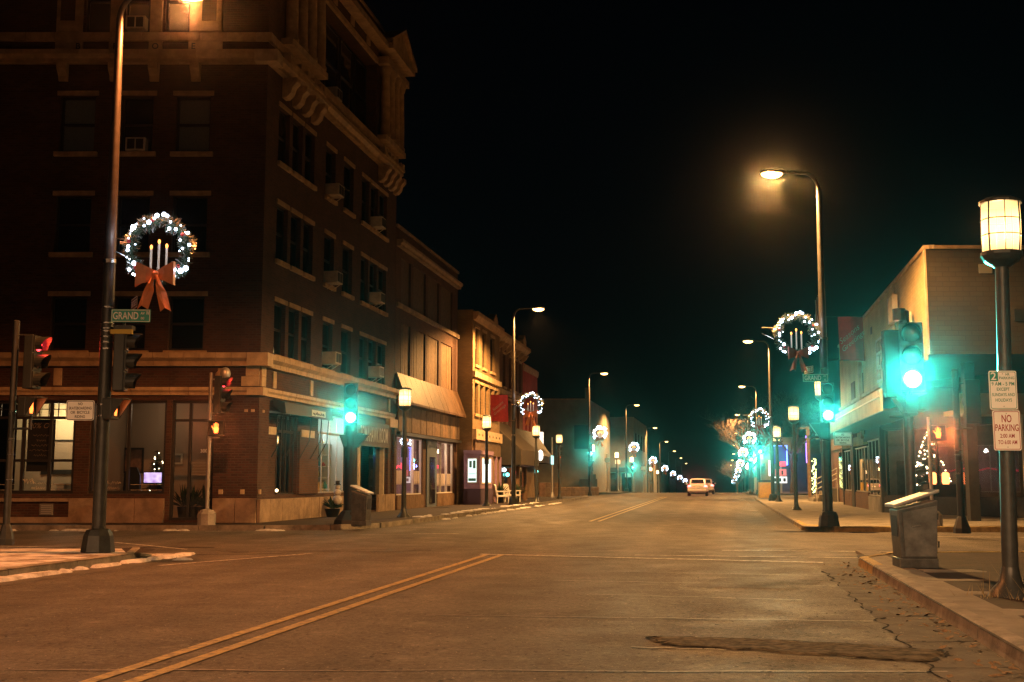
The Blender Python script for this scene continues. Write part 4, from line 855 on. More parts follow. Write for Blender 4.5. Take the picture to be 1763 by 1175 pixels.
for u, z in ((70.4, 1.6), (71.8, 1.9), (73.9, 1.8), (78.6, 1.7), (80.5, 1.5), (86.9, 1.7)):
    b = MB(); b.box(u, u+1.0, .015, .03, .9, 2.4, L4); f = b.build('shop_window', TRIMD, b4 if u < 82 else b5); b = MB(); b.box(u+.08, u+.92, .031, .036, 1.0, 2.3, L4); b.build('pane', DGL, f)
for i, (u, m, e) in enumerate(((70.9, 'aqua', (.2, 1, .9)), (72.4, 'warm', (1, .7, .3)), (74.4, 'white', (.9, 1, 1)), (75.5, 'aqua', (.2, 1, .9)), (79.1, 'red', (1, .1, .1)), (87.3, 'aqua', (.2, 1, .9)))):
    b = MB(); b.ball(L4(u, .12, 1.75+.15*(i % 3)), .13, 8, 5); b.build('window_light', emat('window_light', e, 4), None, cat='light', group='coloured lights in the far shop windows', label=['aqua light at the near end of the pale awning', 'warm light behind the canopy post', 'white light in the middle of the pale awning shop', 'aqua light at the far end of the pale awning', 'small red light under the second awning', 'aqua light on the brick end pier under the last awning'][i])
def armchair(label, c, rz):
    t = empty('garden_armchair', (0, 0, 0), cat='chair', label=label)
    b = MB(); b.box(-.36, .36, -.36, .34, .34, .44); b.build('seat', TRIMW, t, bevel=.02)
    b = MB(); b.prism([(-.38, .44), (.38, .44), (.36, .95), (.2, 1.05), (-.2, 1.05), (-.36, .95)], .30, .38, lambda x, z, y: Vector((x, y+(z-.44)*.15, z))); b.build('backrest', TRIMW, t)
    for s in (-1, 1):
        b = MB(); b.box(s*.36-.05, s*.36+.05, -.4, .36, .62, .68); b.build('armrest', TRIMW, t)
        for y in (-.33, .32): b = MB(); b.box(s*.36-.035, s*.36+.035, y-.03, y+.03, 0, .62 if y < 0 else .7); b.build('leg', TRIMW, t)
    place(t, c, rz)
armchair('white garden armchair nearest the violet shopfront', L3(64.9, .9, .132), R(110)); armchair('white garden armchair beyond the lantern post', L3(68.6, .9, .132), R(70))
potplant('street_planter', 'planter of evergreens beside the first white armchair', L3(66.4, .6, .132), 1.3, .4, 41, 120); potplant('street_planter', 'planter of evergreens beside the second white armchair', L3(69.6, 1.0, .132), 1.2, .4, 42, 120)
# low stone wall past the row, and the far blocks
wl = empty('stone_wall', (2.6, 91, .13), cat='wall', label='low tan stone wall stepping down at the far end of the shop row')
for i in range(12):
    x0 = 2.1+i*.42; y0 = 90.5+i*.62
    for k in range(3 if i < 4 else 2):
        b = MB(); s = random.uniform(-.02, .02); b.box(x0, x0+.5, y0+s, y0+.6+s, .13+k*.36, .13+k*.36+.35); b.build('stone', STONE, wl, bevel=.02)
def plainblock(name, label, pts, h, m, z=.1, parap=None):
    t = empty(name, (pts[0][0], pts[0][1], z), cat='building', label=label); b = MB()
    for a, c in zip(pts, pts[1:]+pts[:1]): b.poly(Vector((*a, z-.5)), Vector((*c, z-.5)), Vector((*c, h)), Vector((*a, h)))
    b.build('wall', m, t); b = MB(); b.poly(*[Vector((*p, h-.3)) for p in pts]); b.build('roof', BLACK, t); return t
qx = lambda q, y: (q+TA*y, y)
g1_ = plainblock('grey_end_building', 'plain grey rendered building with a blank end wall beyond the side street', [(-16, 124), qx(-14, 124), qx(-14, 146), (-12, 146)], 9.9, GREYW)
b = MB(); x = qx(-14, 124)[0]; b.box(x-1.7, x-.1, 123.9, 123.99, 4.7, 7.2); b.build('blind_window', TRIMD, g1_); b = MB(); b.box(x-.5, x+.08, 123.88, 124.4, 9.9, 11.2); b.build('chimney', GREYW, g1_); b = MB(); b.box(-16, x, 123.9, 124.1, 9.9, 10.05); b.build('coping', STONE, g1_)
b = MB(); b.box(x-1.2, x+.6, 122.6, 123.6, .1, 1.5).box(x-.2, x+.5, 123.1, 123.6, 1.5, 2.0); b.build('bin_enclosure', TRIMD, None, cat='enclosure', label='dark low enclosure against the blank grey end wall')
g2_ = plainblock('grey_shop_building', 'grey two-storey building with a white lit sign band further down the street', [(6.5, 152), qx(-11.5, 152), qx(-11.5, 178), (11, 178)], 9.6, GREYW, -.5)
x = qx(-11.5, 152)[0]; b = MB(); b.box(x-8, x+.1, 151.2, 151.99, 2.4, 3.0); b.build('canopy', TRIMD, g2_)
for i in range(5): b = MB(); b.box(x-7.6+i*1.5, x-6.4+i*1.5, 151.9, 151.97, -.2, 2.3); b.build('shop_window', DGL, g2_)
for i in range(4): b = MB(); U = 155+i*5.5; F = FR((-11.5, 0), (TA, 1), NL_); b.box(U, U+1.4, .01, .06, 5.5, 7.6, F); b.build('window', DGL, g2_)
b = MB(); b.box(x-7.4, x-4.2, 151.1, 151.18, 4.35, 4.95); b.build('lit_sign', WHN, None, cat='sign', label='long white lit sign band on the far grey building')
for k, (y0, y1, h) in enumerate(((182, 215, 6), (220, 262, 7), (268, 330, 6.5))):
    plainblock('dark_far_building', ['dark low building after the grey shop block on the left', 'middle dark building far down the left side', 'farthest dark building on the left side'][k], [(qx(-30, y0)), qx(-13, y0), qx(-13, y1), qx(-30, y1)], h+zg(y0), GREYW, zg(y1))

# ------------------------------------------------------------------ right corner: yellow brick store on a canopy
st = empty('yellow_store', RF(34.4, 0, .13), cat='building', label='yellow brick corner store with an overhanging upper floor and dark shop windows')
YC = 34.6; XC = RF(YC, 0, 0).x
SF = FR((0, YC), (1, 0), (0, -1))
b = MB(); wallq(b, RF, YC, 61, 5.15, 8.35, [(41.6, 46.2, 5.3, 6.9, .15)]); b.build('wall', BRICKY, st)
b = MB(); b.box(52, 61, -.2, -.001, 3.0, 5.15, RF).box(38.4, 61, -.2, -.001, 4.4, 5.15, RF); b.build('wall', BRICKY, st)
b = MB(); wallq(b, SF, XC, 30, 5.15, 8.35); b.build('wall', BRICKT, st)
b = MB(); b.poly(RF(YC, 0, 5.15), RF(61, 0, 5.15), Vector((34, 61, 5.15)), Vector((30, YC, 5.15))); b.build('soffit', TRIMD, st)
b = MB(); b.poly(RF(YC, 0, 8.3), RF(61, 0, 8.3), Vector((34, 61, 8.3)), Vector((30, YC, 8.3))); b.build('roof', BLACK, st)
b = MB(); b.box(YC-.02, 61, -.25, .07, 8.352, 8.47, RF); b.build('coping', TERRA, st); b = MB(); b.box(XC+.08, 30, -.25, .05, 8.352, 8.46, SF); b.build('coping', TERRA2, st)
b = MB(); b.box(YC-.0, YC+.28, .004, .05, 5.15, 8.34, RF); b.build('corner_strip', TERRA, st)
b = MB(); b.box(YC+.3, 61, .004, .12, 5.0, 5.14, RF); b.build('ledge', TERRA2, st)
f = MB()
for i in range(5): u = 41.6+4.6*i/4; f.box(u-.05, u+.05, -.1, .05, 5.3, 6.9, RF)
for z in (5.3, 5.83, 6.37, 6.9): f.box(41.55, 46.25, -.09, .045, z-.05, z+.05, RF)
f = f.build('grid_window', TRIML, st); b = MB()
for i in range(4):
    for k in range(3): u = 41.65+4.6*i/4; z = 5.35+k*.533; p = MB(); p.box(u, u+1.05, -.06, -.05, z, z+.44, RF); p.build('pane', DGL, f)
for u0, u1, z0, z1 in ((51, 52.6, 3.4, 6.1), (54.2, 55.6, 3.4, 6.0)): b = MB(); b.box(u0, u1, .004, .05, z0, z1, RF); b.build('wall_panel', WOOD, st)
b = MB(); b.box(51.0, 51.3, .052, .2, 3.2, 6.6, RF); b.build('pilaster_strip', TERRA, st)
for u, z, w_, h in ((39.8, 6.9, 1.3, .9), (37.0, 6.35, .75, .45)):      # unlit letter boxes on the wall
    for i in range(3): b = MB(); b.box(u+i*w_/3, u+i*w_/3+w_/4, .10, .28, z, z+h, RF).box(u+i*w_/3+.04, u+i*w_/3+w_/4-.04, .281, .285, z+.1, z+h-.1, RF); b.build('wall_letter', TRIML, st)
b = MB(); b.box(15.1, 21, .004, .04, 6.15, 6.5, SF); b.build('wall_panel', TRIMD, st)
for u, z in ((14.1, 7.6), (47.5, 7.4)): b = MB(); b.box(u, u+.4, .004, .03, z, z+.28, SF if u < 20 else RF); v_ = b.build('vent', GREYW, st)
b = MB(); b.tube([RF(40.9, .08, 5.2), RF(40.9, .08, 8.34)], .05, 6); b.build('drain_pipe', TERRA, st)
cp = empty('street_canopy', RF(46, 0, 3.3), cat='canopy', label='long boxed canopy along the yellow store with a thin bright edge')
CN = mat('canopy_panel', (.42, .38, .26), .6, var=.25, vscale=2)
for i in range(16):
    a = 36.2+i*1.6; b = MB(); b.box(a+.005, a+1.595, 1.2, 1.28, 3.55, 4.25, RF); b.build('fascia_panel', CN, cp)
b = MB(); b.box(36.2, 61.8, -.15, 1.2, 4.1, 4.25, RF).box(36.2, 61.8, -.15, 1.2, 3.56, 3.62, RF); b.build('deck', TRIMD, cp)
b = MB(); b.box(36.2, 61.8, 1.281, 1.31, 4.0, 4.04, RF); b.build('edge_trim', mat('canopy_edge', (.8, .66, .45), .3, .7), cp)
# ground floor: bulkheads, windows, corner recess
FB = lambda *a: None
def bulk(u0, u1, m, z=.75):
    b = MB(); b.box(u0, u1, -.25, -.02, .13, z, RF); b.build('bulkhead', m, st)
bulk(46.6, 51, SLAB, .72); bulk(51, 61, BRICKM, .85)
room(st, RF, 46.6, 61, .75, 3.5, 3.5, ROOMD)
shopwin(st, RF, 46.6, 51, .74, 3.1, [47.7, 48.8, 49.9], None, fm=ALUM, gl=GLR, wd=.045, dp=.012); shopwin(st, RF, 51.4, 55.8, .87, 2.9, [52.5, 53.6, 54.7], None, fm=ALUM, gl=GLR, wd=.045, dp=.012); shopwin(st, RF, 57.2, 60.8, .87, 2.9, [58.4, 59.6], None, fm=ALUM, gl=GLR, wd=.045, dp=.012)
each('pier', TRIMD, st, RF, (55.9, 57.1, -.3, .02, .13, 3.5), (46.3, 46.6, -.3, .02, .13, 3.5), (60.9, 61.2, -.3, .02, .13, 3.5))
b = MB(); b.box(46.3, 61.2, -.24, -.02, 3.1, 3.55, RF); b.build('head_panel', TRIMD, st)
P1 = RF(46.3, 0, 0); P2 = Vector((17.9, 37.6, 0)); dU = (P2-P1); LU = dU.length; dU /= LU; DF = FR((P1.x, P1.y), (dU.x, dU.y), (dU.y, -dU.x) if dU.y > 0 else (-abs(dU.y), -dU.x))
shopwin(st, DF, .2, LU, .75, 3.4, [1.6, 3.1, 4.6, 6.2], None, d=-.1, fm=TRIMD, gl=GLS, wd=.07)
b = MB(); b.box(.1, LU, -.2, 0, .13, .75, DF); b.build('bulkhead', TRIMD, st)
b = MB(); b.box(.1, LU, -.2, .02, 3.4, 5.1, DF); b.build('head_panel', TRIMD, st)
GF = FR((0, 37.6), (1, 0), (0, -1))
mull = [18.35, 18.9, 19.6, 20.3, 21.2]
shopwin(st, GF, 17.9, 26, .75, 3.4, mull[2:]+[22.4, 23.8], 2.75, fm=ALUM, gl=GLS, wd=.07)
b = MB(); b.box(19.0, 26, -.2, .05, .13, .74, GF); b.build('bulkhead', BRICKM, st); b = MB(); b.box(17.9, 19.0, -.2, .0, .13, .74, GF); b.build('bulkhead', TRIMD, st)
COLP = mat('column_cladding', (.42, .38, .33), .35, .5)
for x in (16.05, 16.8, 17.25, 17.6): b = MB(); y = 36.5 if x < 16.5 else 37.3; b.box(x-.06, x+.06, y-.06, y+.06, .13, 3.5); b.build('entry_post', COLP, st)
b = MB(); b.box(14.0, 26, 36.4, 37.7, 3.45, 3.6).box(14.0, 26, 36.3, 36.45, 3.45, 4.1); b.build('entry_beam', mat('entry_soffit', (.30, .24, .18), .7), st)
b = MB(); b.box(14.3, 14.62, 36.6, 36.9, .13, 5.1); b.build('corner_column', TRIMD, st)
b = MB(); b.poly(Vector((17.9, 42, .13)), Vector((26, 42, .13)), Vector((26, 42, 3.6)), Vector((17.9, 42, 3.6))); b.poly(P1+Vector((3.5, 0, .2)), Vector((21, 44, .2)), Vector((21, 44, 3.6)), P1+Vector((3.5, 0, 3.6))); b.build('room_wall', ROOMD, st)
lamp('POINT', (19.5, 40, 3.2), 10, (1, .7, .4), None, .1)
lit_tree('christmas_tree', 'tall christmas tree full of warm lights inside the corner shop', (15.9, 44.5, .8), 2.5, .85, 110, WBULB, 5, 520)
lit_tree('christmas_tree', 'second lit christmas tree behind the right shop windows by the parking signs', (18.45, 39.6, .7), 2.3, .6, 60, WBULB, 6, 420)
for i, x in enumerate((15.0, 15.35, 15.55)): pass
nl = empty('lit_lantern_pair', (15.35, 43.0, .95), cat='lamp', label='pair of orange glowing lamps low behind the corner shop glass')
for x in (15.25, 15.72): b = MB(); b.lathe([(.1, 1.25), (.13, 1.32), (.13, 1.62), (.08, 1.68)], 10, (x, 42.4, 0)); b.build('globe', emat('orange_globe', (1, .22, .06), 6, False), nl)
b = MB(); b.box(15.0, 16.0, 42.2, 42.7, .8, 1.25); b.build('base', TRIMD, nl)
# next frontages on the right: brick steps, railing, dark blocks, blue neon sign
s2 = plainblock('stepped_building', 'dark brick building with steps and a railing past the yellow store', [qx(6.9, 61.4), qx(30, 61.4), qx(30, 75), qx(6.9, 75)], 5.2, BRICKM)
F = FR((6.9, 0), (TA, 1), NR_)
b = MB(); b.box(61.5, 75, .02, .1, 3.2, 4.4, F); b.build('fascia', WOODD, s2); each('window', DGL, s2, F, (63, 64.2, .01, .05, .9, 3.0), (66, 68.5, .01, .05, .9, 3.0)); b = MB(); b.box(64.4, 65.6, .01, .08, .13, 3.1, F); b.build('door_pier', TERRA, s2)
for k in range(4): b = MB(); b.box(69.5, 73.5, .02, 1.5-k*.33, .13+k*.2, .13+(k+1)*.2-.004, F); b.build('step', SLAB, s2)
for z in (1.2, 1.5, 1.8): b = MB(); b.tube([F(69.3, 1.3, z-.35), F(69.3, .1, z+.3)], .03, 6); b.build('rail', TRIMW, s2)
for d in (1.3, .7, .1): b = MB(); b.tube([F(69.3, d, .13), F(69.3, d, 1.5+.5*(1.3-d))], .03, 6); b.build('rail_post', TRIMW, s2)
n1 = plainblock('blue_lit_building', 'low building washed in blue neon light beyond the right side street', [qx(5.5, 132), qx(32, 132), qx(32, 150), qx(5.5, 150)], 4.4, GREYW)
n2 = plainblock('marquee_building', 'dark building under a row of marquee bulbs on the right', [qx(6.2, 153), qx(30, 153), qx(30, 235), qx(6.2, 235)], 7, GREYW, -2)
mq = empty('marquee_lights', at(5.4, 158, 4.3+zg(158)), cat='lights', label='receding row of bright warm marquee globes over the far right pavement')
for i in range(7): y = 152+i*9.5; b = MB(); b.ball(at(4.6, y, 4.7+zg(y)*.6), .5, 8, 5); b.build('globe', emat('marquee_globe', (1, .8, .5), 4, False) if i == 0 else bpy.data.materials['marquee_globe'], mq)
b = MB(); b.box(5.2, 6.15, 150, 215, 3.6, 3.9, lambda q, y, z: at(q, y, z+zg(y))); b.build('canopy_arm', TRIMD, mq)
NS = empty('neon_sign', (27.3, 118, .1), cat='sign', label='tall sign with a blue neon frame and a red and white lit message panel')
def px(x0, x1, z0, z1, y, m, nm): b = MB(); b.box(x0, x1, y, y+.12, z0, z1); return b.build(nm, m, NS)
px(26.35, 27.7, 3.0, 4.75, 118.1, mat('sign_dark_blue', (.04, .05, .16), .4, emit=(.05, .06, .5), es=.35), 'cabinet')
b = MB(); b.tube([(26.3, 118, 2.4), (26.3, 118, 4.85), (27.8, 118, 4.85), (27.8, 118, 2.9)], .08, 8); b.build('neon_frame', BLUEN, NS)
px(26.9, 27.65, 2.8, 3.25, 117.97, REDN, 'red_panel'); px(26.3, 27.75, 1.1, 1.75, 118.0, WHN, 'message_panel'); px(25.9, 26.25, 1.8, 3.4, 117.9, WHN, 'side_panel'); px(26.6, 27.7, 1.85, 2.5, 118.0, mat('message_red', (.5, .1, .1), .5, emit=(1, .3, .3), es=.6), 'message_panel')
b = MB()
for i in range(3): b.box(26.45+i*.45, 26.7+i*.45, 117.94, 117.96, 1.25, 1.6)
b.box(26.8, 26.95, 117.93, 117.96, 1.95, 2.35).box(27.2, 27.35, 117.93, 117.96, 1.95, 2.35); b.build('message_blocks', SBLACK, NS)
b = MB(); b.tube([(27.2, 118.2, .1), (27.2, 118.2, 3.2)], .09, 8); b.build('post', ALUM, NS)
lamp('POINT', (28.4, 117.2, 4), 90, (.12, .16, 1), None, .5); lamp('POINT', (31.0, 129, 3), 160, (.3, .3, 1), None, .3)
b = MB(); b.tube([(30.8, 122, 6), (30.8, 122, 3.2)], .07, 6); b.build('neon_tube', emat('violet_neon', (.35, .15, 1), 5), None, cat='neon sign', label='upright violet neon tube right of the blue framed sign')
yb = empty('newspaper_box', at(3.0, 82, .13), cat='box', label='yellow upright newspaper box on the right kerb far ahead'); c = at(3.05, 84, .132)
b = MB(); b.box(c.x-.42, c.x+.42, c.y, c.y+.5, .14, 1.25); b.build('cabinet', mat('yellow_plastic', (.5, .3, .03), .5, var=.2, vscale=4), yb, bevel=.03); b = MB(); b.box(c.x-.46, c.x+.5, c.y-.03, c.y+.55, 1.255, 1.4); b.build('lid', TRIMD, yb)
gp = empty('lighted_post', F(76.5, 1.0, .13), cat='post', label='slim pale post wrapped with yellow-green lights by the steps'); c = F(76.5, 1.2, 0)
b = MB(); b.box(c.x-.09, c.x+.09, c.y-.09, c.y+.09, .13, 4.9); b.build('post', WOOD, gp); b = MB(); b.box(c.x-.5, c.x, c.y-.05, c.y+.05, 4.75, 4.85); b.build('bracket', WOOD, gp)
b = MB(); rr = random.Random(3)
for i in range(60): b.ball((c.x+.12+rr.uniform(0, .3), c.y-.2, .6+i*.037), .045, 5, 3)
b.build('fairy_lights', emat('lime_bulb', (.9, 1, .35), 4, False), gp, kind='stuff')
# ------------------------------------------------------------------ street lamps with curved arms
LOUT = 1
def street_lamp(side, H):               # side +1: the arm reaches to +x (left kerb), -1: to -x
    t = empty('street_lamp', (0, 0, 0), cat='street lamp', group='tall curved-arm street lamps along the street')
    b = MB(); pr = [(.275, 0), (.29, .02), (.25, .30), (.20, .40), (.12, .42), (.12, .46)]
    b.lathe(pr, 8); b.build('base', DARKM, t)
    b = MB(); b.lathe([(.118, .46), (.108, 5.2)], 16); b.build('lower_pole', DARKM, t, smooth='auto')
    b = MB(); pts = [(0, 0, 5.2), (0, 0, H-.5)]; rad = [.104, .066]
    for k in range(1, 8): a = k/7*R(84); pts.append((side*.42*(1-math.cos(a)), 0, H-.5+.5*math.sin(a))); rad.append(.062-.003*k)
    pts.append((side*.95, 0, H+.03)); rad.append(.036); b.tube(pts, rad, 12); b.build('upper_pole', POLEM, t, smooth='auto')
    for z, r, h in ((5.17, .125, .07), (4.35, .113, .03), (3.6, .114, .03)): b = MB(); b.lathe([(r, z), (r, z+h)], 16); b.build('band', STEEL, t)
    h = MB(); h.ball((side*1.26, 0, H+.03), .40, 14, 8, (1, .42, .30)); h.v = [v if v.z > H else Vector((v.x, v.y, H)) for v in h.v]; h = h.build('lamp_head', POLEM, t, smooth=True)
    l = MB(); l.ball((side*1.32, 0, H-.02), .31, 12, 8, (1, .55, .42)); l.build('lens', LENSO, h, smooth=True)
    return t
def lamp_light(loc, side, e, col=SODIUM, cone=172):
    return lamp('SPOT', (loc[0]+side*1.32, loc[1], loc[2]+(HL if side > 0 else HR)-.2), e*KL, col, None, .18, (0, 0, 0), cone, .3)
EN = {(1, 0): 6600, (-1, 0): 15000, (1, 1): 17000, (-1, 1): 17000}
HL, HR = 10.3, 9.95
PL = street_lamp(1, HL); PR = street_lamp(-1, HR)
places = []
for i, (y, q) in enumerate([(20.77, -11.04), (61.0, -10.9), (98.5, -11.2), (139, -11.4), (180, -11.6), (221, -11.8), (262, -12), (303, -12), (345, -12)]):
    places.append((1, i, y, q))
for i, (y, q) in enumerate([(32.3, 2.9), (72.5, 3.1), (108, 3.3), (149, 3.4), (188, 3.6), (228, 3.8), (268, 4), (308, 4), (350, 4)]):
    places.append((-1, i, y, q))
ORD = ['nearest', 'second', 'third', 'fourth', 'fifth', 'sixth', 'seventh', 'eighth', 'ninth']
first = {1: True, -1: True}; POS = {}
FARL = street_lamp
for side, i, y, q in places:
    p0 = PL if side > 0 else PR
    o = p0 if first[side] else copy_tree(p0); first[side] = False
    loc = at(q, y, .132+zg(y)); place(o, loc); POS[side, i] = loc
    o['label'] = ('tall street lamp with a dark flared base, %s along the left kerb' if side > 0 else 'tall glowing street lamp with a curved arm, %s along the right kerb') % ORD[i]
    if i <= 5: lamp_light(loc, side, EN.get((side, i), 15000), SODRED if (side, i) == (1, 0) else SODIUM, 164 if (side, i) == (-1, 0) else 158)
# two more of the row stand behind the camera and light the road in front of it
for side, y, q in ((1, -8, -11.04), (-1, -10, 2.97)):
    o = copy_tree(PL if side > 0 else PR); loc = at(q, y, .132); place(o, loc); lamp_light(loc, side, 15000 if side > 0 else 25000, SODPALE if side > 0 else SODPALE, 168)
    o['label'] = 'street lamp on the left kerb behind the viewpoint' if side > 0 else 'street lamp on the right kerb behind the viewpoint'

# ------------------------------------------------------------------ lantern posts
def lantern(detail=True, pane=None):
    t = empty('lantern_post', (0, 0, 0), cat='lantern', group='warm glowing lantern posts along the pavement')
    b = MB(); b.lathe([(.24, 0), (.22, .05), (.12, .16), (.095, .3), (.09, .32)], 12); b.build('base', DARKM, t, smooth='auto')
    b = MB(); b.lathe([(.088, .32), (.075, 2.6), (.072, 3.72)], 12); b.build('post', DARKM, t, smooth='auto')
    b = MB(); b.lathe([(.115, 2.05), (.115, 2.4)], 12); b.build('collar', DARKM, t)
    b = MB(); b.lathe([(.08, 3.66), (.19, 3.73), (.225, 3.79), (.225, 3.83), (.18, 3.835)], 16); b.build('cup', DARKM, t)
    b = MB(); b.lathe([(.19, 4.385), (.23, 4.39), (.23, 4.42), (.15, 4.46), (.03, 4.48)], 16); b.build('cap', DARKM, t)
    fr = MB(); zz = [3.83, 4.02, 4.2, 4.39]; rr = [.218, .228, .228, .218]
    A = [math.pi/2*k+math.pi/4 for k in range(5)]
    def P(k, f, z, r, e=0):
        bl = .05*(1-(2*f-1)**2); m = A[k]+math.pi/4
        return Vector(((math.cos(A[k])*(1-f)+math.cos(A[k+1])*f)*(r+e)+math.cos(m)*bl, (math.sin(A[k])*(1-f)+math.sin(A[k+1])*f)*(r+e)+math.sin(m)*bl, z))
    for k in range(4):
        fr.tube([P(k, 0, z, r, .004) for z, r in zip(zz, rr)], .011, 4)
        if detail:
            fr.tube([P(k, .5, z, r, .004) for z, r in zip(zz, rr)], .006, 4)
            for i in (1, 2): fr.tube([P(k, f_/4, zz[i], rr[i], .004) for f_ in range(5)], .006, 4)
    f = fr.build('lantern_frame', DARKM, t)
    for k in range(4):
        g = MB()
        for i in range(3):
            for j in range(4): g.poly(P(k, j/4, zz[i], rr[i]), P(k, j/4+.25, zz[i], rr[i]), P(k, j/4+.25, zz[i+1], rr[i+1]), P(k, j/4, zz[i+1], rr[i+1]))
        g.build('pane', pane or PANE, f)
    return t
LN = lantern()
LNF = lantern(False, PANEF)
lant = [(LN, at(3.13, 12.96), 0, 'large lantern post carrying two parking signs at the right edge'),
        (LN, at(3.35, 38.5), .2, 'lantern post just left of the right street name sign'),
        (LN, at(3.11, 49.9), 0, 'lantern post alone on the right pavement before the neon sign'),
        (LN, at(3.3, 69.5), 0, 'lantern post in front of the blue neon sign'),
        (LN, at(3.6, 77), 0, 'lantern post beside the yellow newspaper box'),
        (LN, at(-11.0, 40.4), 0, 'lantern post in front of the boarded building, nearest on the left pavement'),
        (LN, at(-11.6, 57.5), 0, 'lantern post in front of the ochre shop building'),
        (LN, at(-10.75, 67.5), 0, 'lantern post before the awnings, just right of the left street lamp'),
        (LN, at(-11.3, 81), 0, 'lantern post at the far end of the shop row'),
        (LNF, at(-11.6, 104), 0, 'lantern post beside the far green signal on the left'),
        (LNF, at(-12.0, 133), 0, 'far lantern post right of the white sign band'),
        (LNF, at(-11.4, 147), 0, 'far lantern post between the grey shop and the second green signal'),
        (LNF, at(-11.4, 186), .6, 'left of two tiny far lanterns near the fourth wreath'),
        (LNF, at(-11.4, 205), .4, 'right of two tiny far lanterns near the fourth wreath')]
used = set()
for pr_, loc, dz, lab in lant:
    o = pr_ if id(pr_) not in used else copy_tree(pr_); used.add(id(pr_)); loc.z = .132+zg(loc.y)+dz*.0
    place(o, loc, -AZ); o['label'] = lab
    if pr_ is LN: lamp('POINT', loc+Vector((.05 if loc.y < 14 else 0, 0, 4.08)), 115*KS, LANTERN, None, .11)
    if loc.y < 14: o.matrix_basis = Matrix.Translation(loc) @ Matrix.Rotation(R(1.3), 4, 'Y') @ Matrix.Rotation(-AZ, 4, 'Z')
    if dz and loc.y < 60: o.scale = (1, 1, 1.06); 
# two parking signs strapped to the nearest lantern post
def sign(name, label, cat, c, w_, h, rz, lines, face=SWHITE, border=None, ins=None, rad=.02):
    t = empty(name, c, rz, cat=cat, label=label); M = t.matrix_basis.copy()
    def PT(x, y, z): return M @ Vector((x, y, z))
    def rr(w2, h2, r, n=5):
        out = []
        for cx, cz, a0 in ((w2-r, h2-r, 0), (-w2+r, h2-r, 90), (-w2+r, -h2+r, 180), (w2-r, -h2+r, 270)):
            for i in range(n+1): a = R(a0+90*i/n); out.append((cx+r*math.cos(a), cz+r*math.sin(a)))
        return out
    b = MB(); b.prism(rr(w_/2, h/2, rad), -.003, .003, lambda x, z, y: PT(x, y, z)); b.build('plate', face, t)
    if border:
        o_ = rr(w_/2-.010, h/2-.010, rad*.8); i_ = rr(w_/2-.016-.004*(w_ > .4), h/2-.016-.004*(w_ > .4), rad*.7); n = len(o_)
        b = MB(); b.v = [PT(x, -.0045, z) for x, z in o_+i_]; b.f = [(k, (k+1) % n, n+(k+1) % n, n+k) for k in range(n)]; b.build('border', border, t)
    if ins: x0, x1, z0, z1, m = ins; b = MB(); b.poly(PT(x0, -.0045, z0), PT(x1, -.0045, z0), PT(x1, -.0045, z1), PT(x0, -.0045, z1)); b.build('panel', m, t)
    for s, x, z, hh, ww, m in lines:
        text('lettering', s, m, t, PT(x, -.0065, z), M.to_3x3() @ Vector((1, 0, 0)), (0, 0, 1), h=hh, w=ww, bold=.012)
    for z in (h*.42, -h*.42): b = MB(); b.ball(PT(0, -.005, z), .006, 6, 4); b.build('bolt', STEEL, t)
    return t
p = at(3.13, 12.96); SX, SY = p.x-.0, p.y-.11
sign('parking_sign', 'white and green sign reading 2 HR PARKING 9 AM - 5 PM EXCEPT SUNDAYS AND HOLIDAYS', 'sign', (SX-.02, SY, 2.39), .305, .43, R(-1.5),
     [('2', -.10, .155, .085, .06, SWHITE), ('HR', .055, .175, .03, .045, SGREEN), ('PARKING', .045, .135, .03, .165, SGREEN), ('9 AM - 5 PM', 0, .07, .042, .25, SGREEN), ('EXCEPT', 0, .01, .036, .14, SGREEN), ('SUNDAYS AND', 0, -.05, .036, .25, SGREEN), ('HOLIDAYS', 0, -.11, .036, .18, SGREEN)], border=SGREEN, ins=(-.14, -.05, .10, .20, SGREEN))
sign('parking_sign', 'white sign with red lettering NO PARKING 2:00 AM TO 6:00 AM', 'sign', (SX, SY, 1.945), .305, .44, R(1),
     [('NO', 0, .13, .085, .11, SRED), ('PARKING', 0, .03, .075, .26, SRED), ('2:00 AM', 0, -.06, .045, .16, SRED), ('TO 6:00 AM', 0, -.13, .045, .21, SRED)], border=SRED)
# street names, skateboarding notices
pL, pR = POS[1, 0], POS[-1, 0]
sign('street_name_sign', 'green street name sign GRAND AV W under the orange bow', 'sign', (pL.x+.46, pL.y-.12, 4.33), .70, .235, R(2), [('GRAND', -.09, 0, .135, .45, SWHITE), ('AV', .21, .045, .05, .07, SWHITE), ('00', .21, -.045, .045, .06, SWHITE), ('W', .30, .05, .075, .06, SWHITE)], face=GREENS, border=SWHITE, rad=.01)
sign('street_name_sign', 'green street name sign GRAND AV E on the right lamp pole', 'sign', (pR.x-.29, pR.y-.14, 4.22), .70, .22, 0, [('GRAND', -.07, 0, .13, .46, SWHITE), ('AV', .26, .05, .05, .07, SWHITE), ('E', .27, -.05, .045, .04, SWHITE)], face=GREENS, border=SWHITE, rad=.01)
sign('street_name_sign', 'edge-on faded cross street sign BRIDGE ST behind the orange bow', 'sign', (pL.x+.46, pL.y+.05, 4.58), .62, .22, R(-62), [('BRIDGE ST', 0, 0, .11, .5, SWHITE)], face=mat('faded_green', (.10, .085, .05), .6), border=SWHITE, rad=.01)
sign('street_name_sign', 'small narrow sign turned aside above the right street name sign', 'sign', (pR.x-.42, pR.y+.02, 4.46), .5, .2, R(-75), [('BRIDGE ST', 0, 0, .1, .42, SWHITE)], face=mat('grey_green', (.12, .13, .1), .6), border=SWHITE, rad=.01)
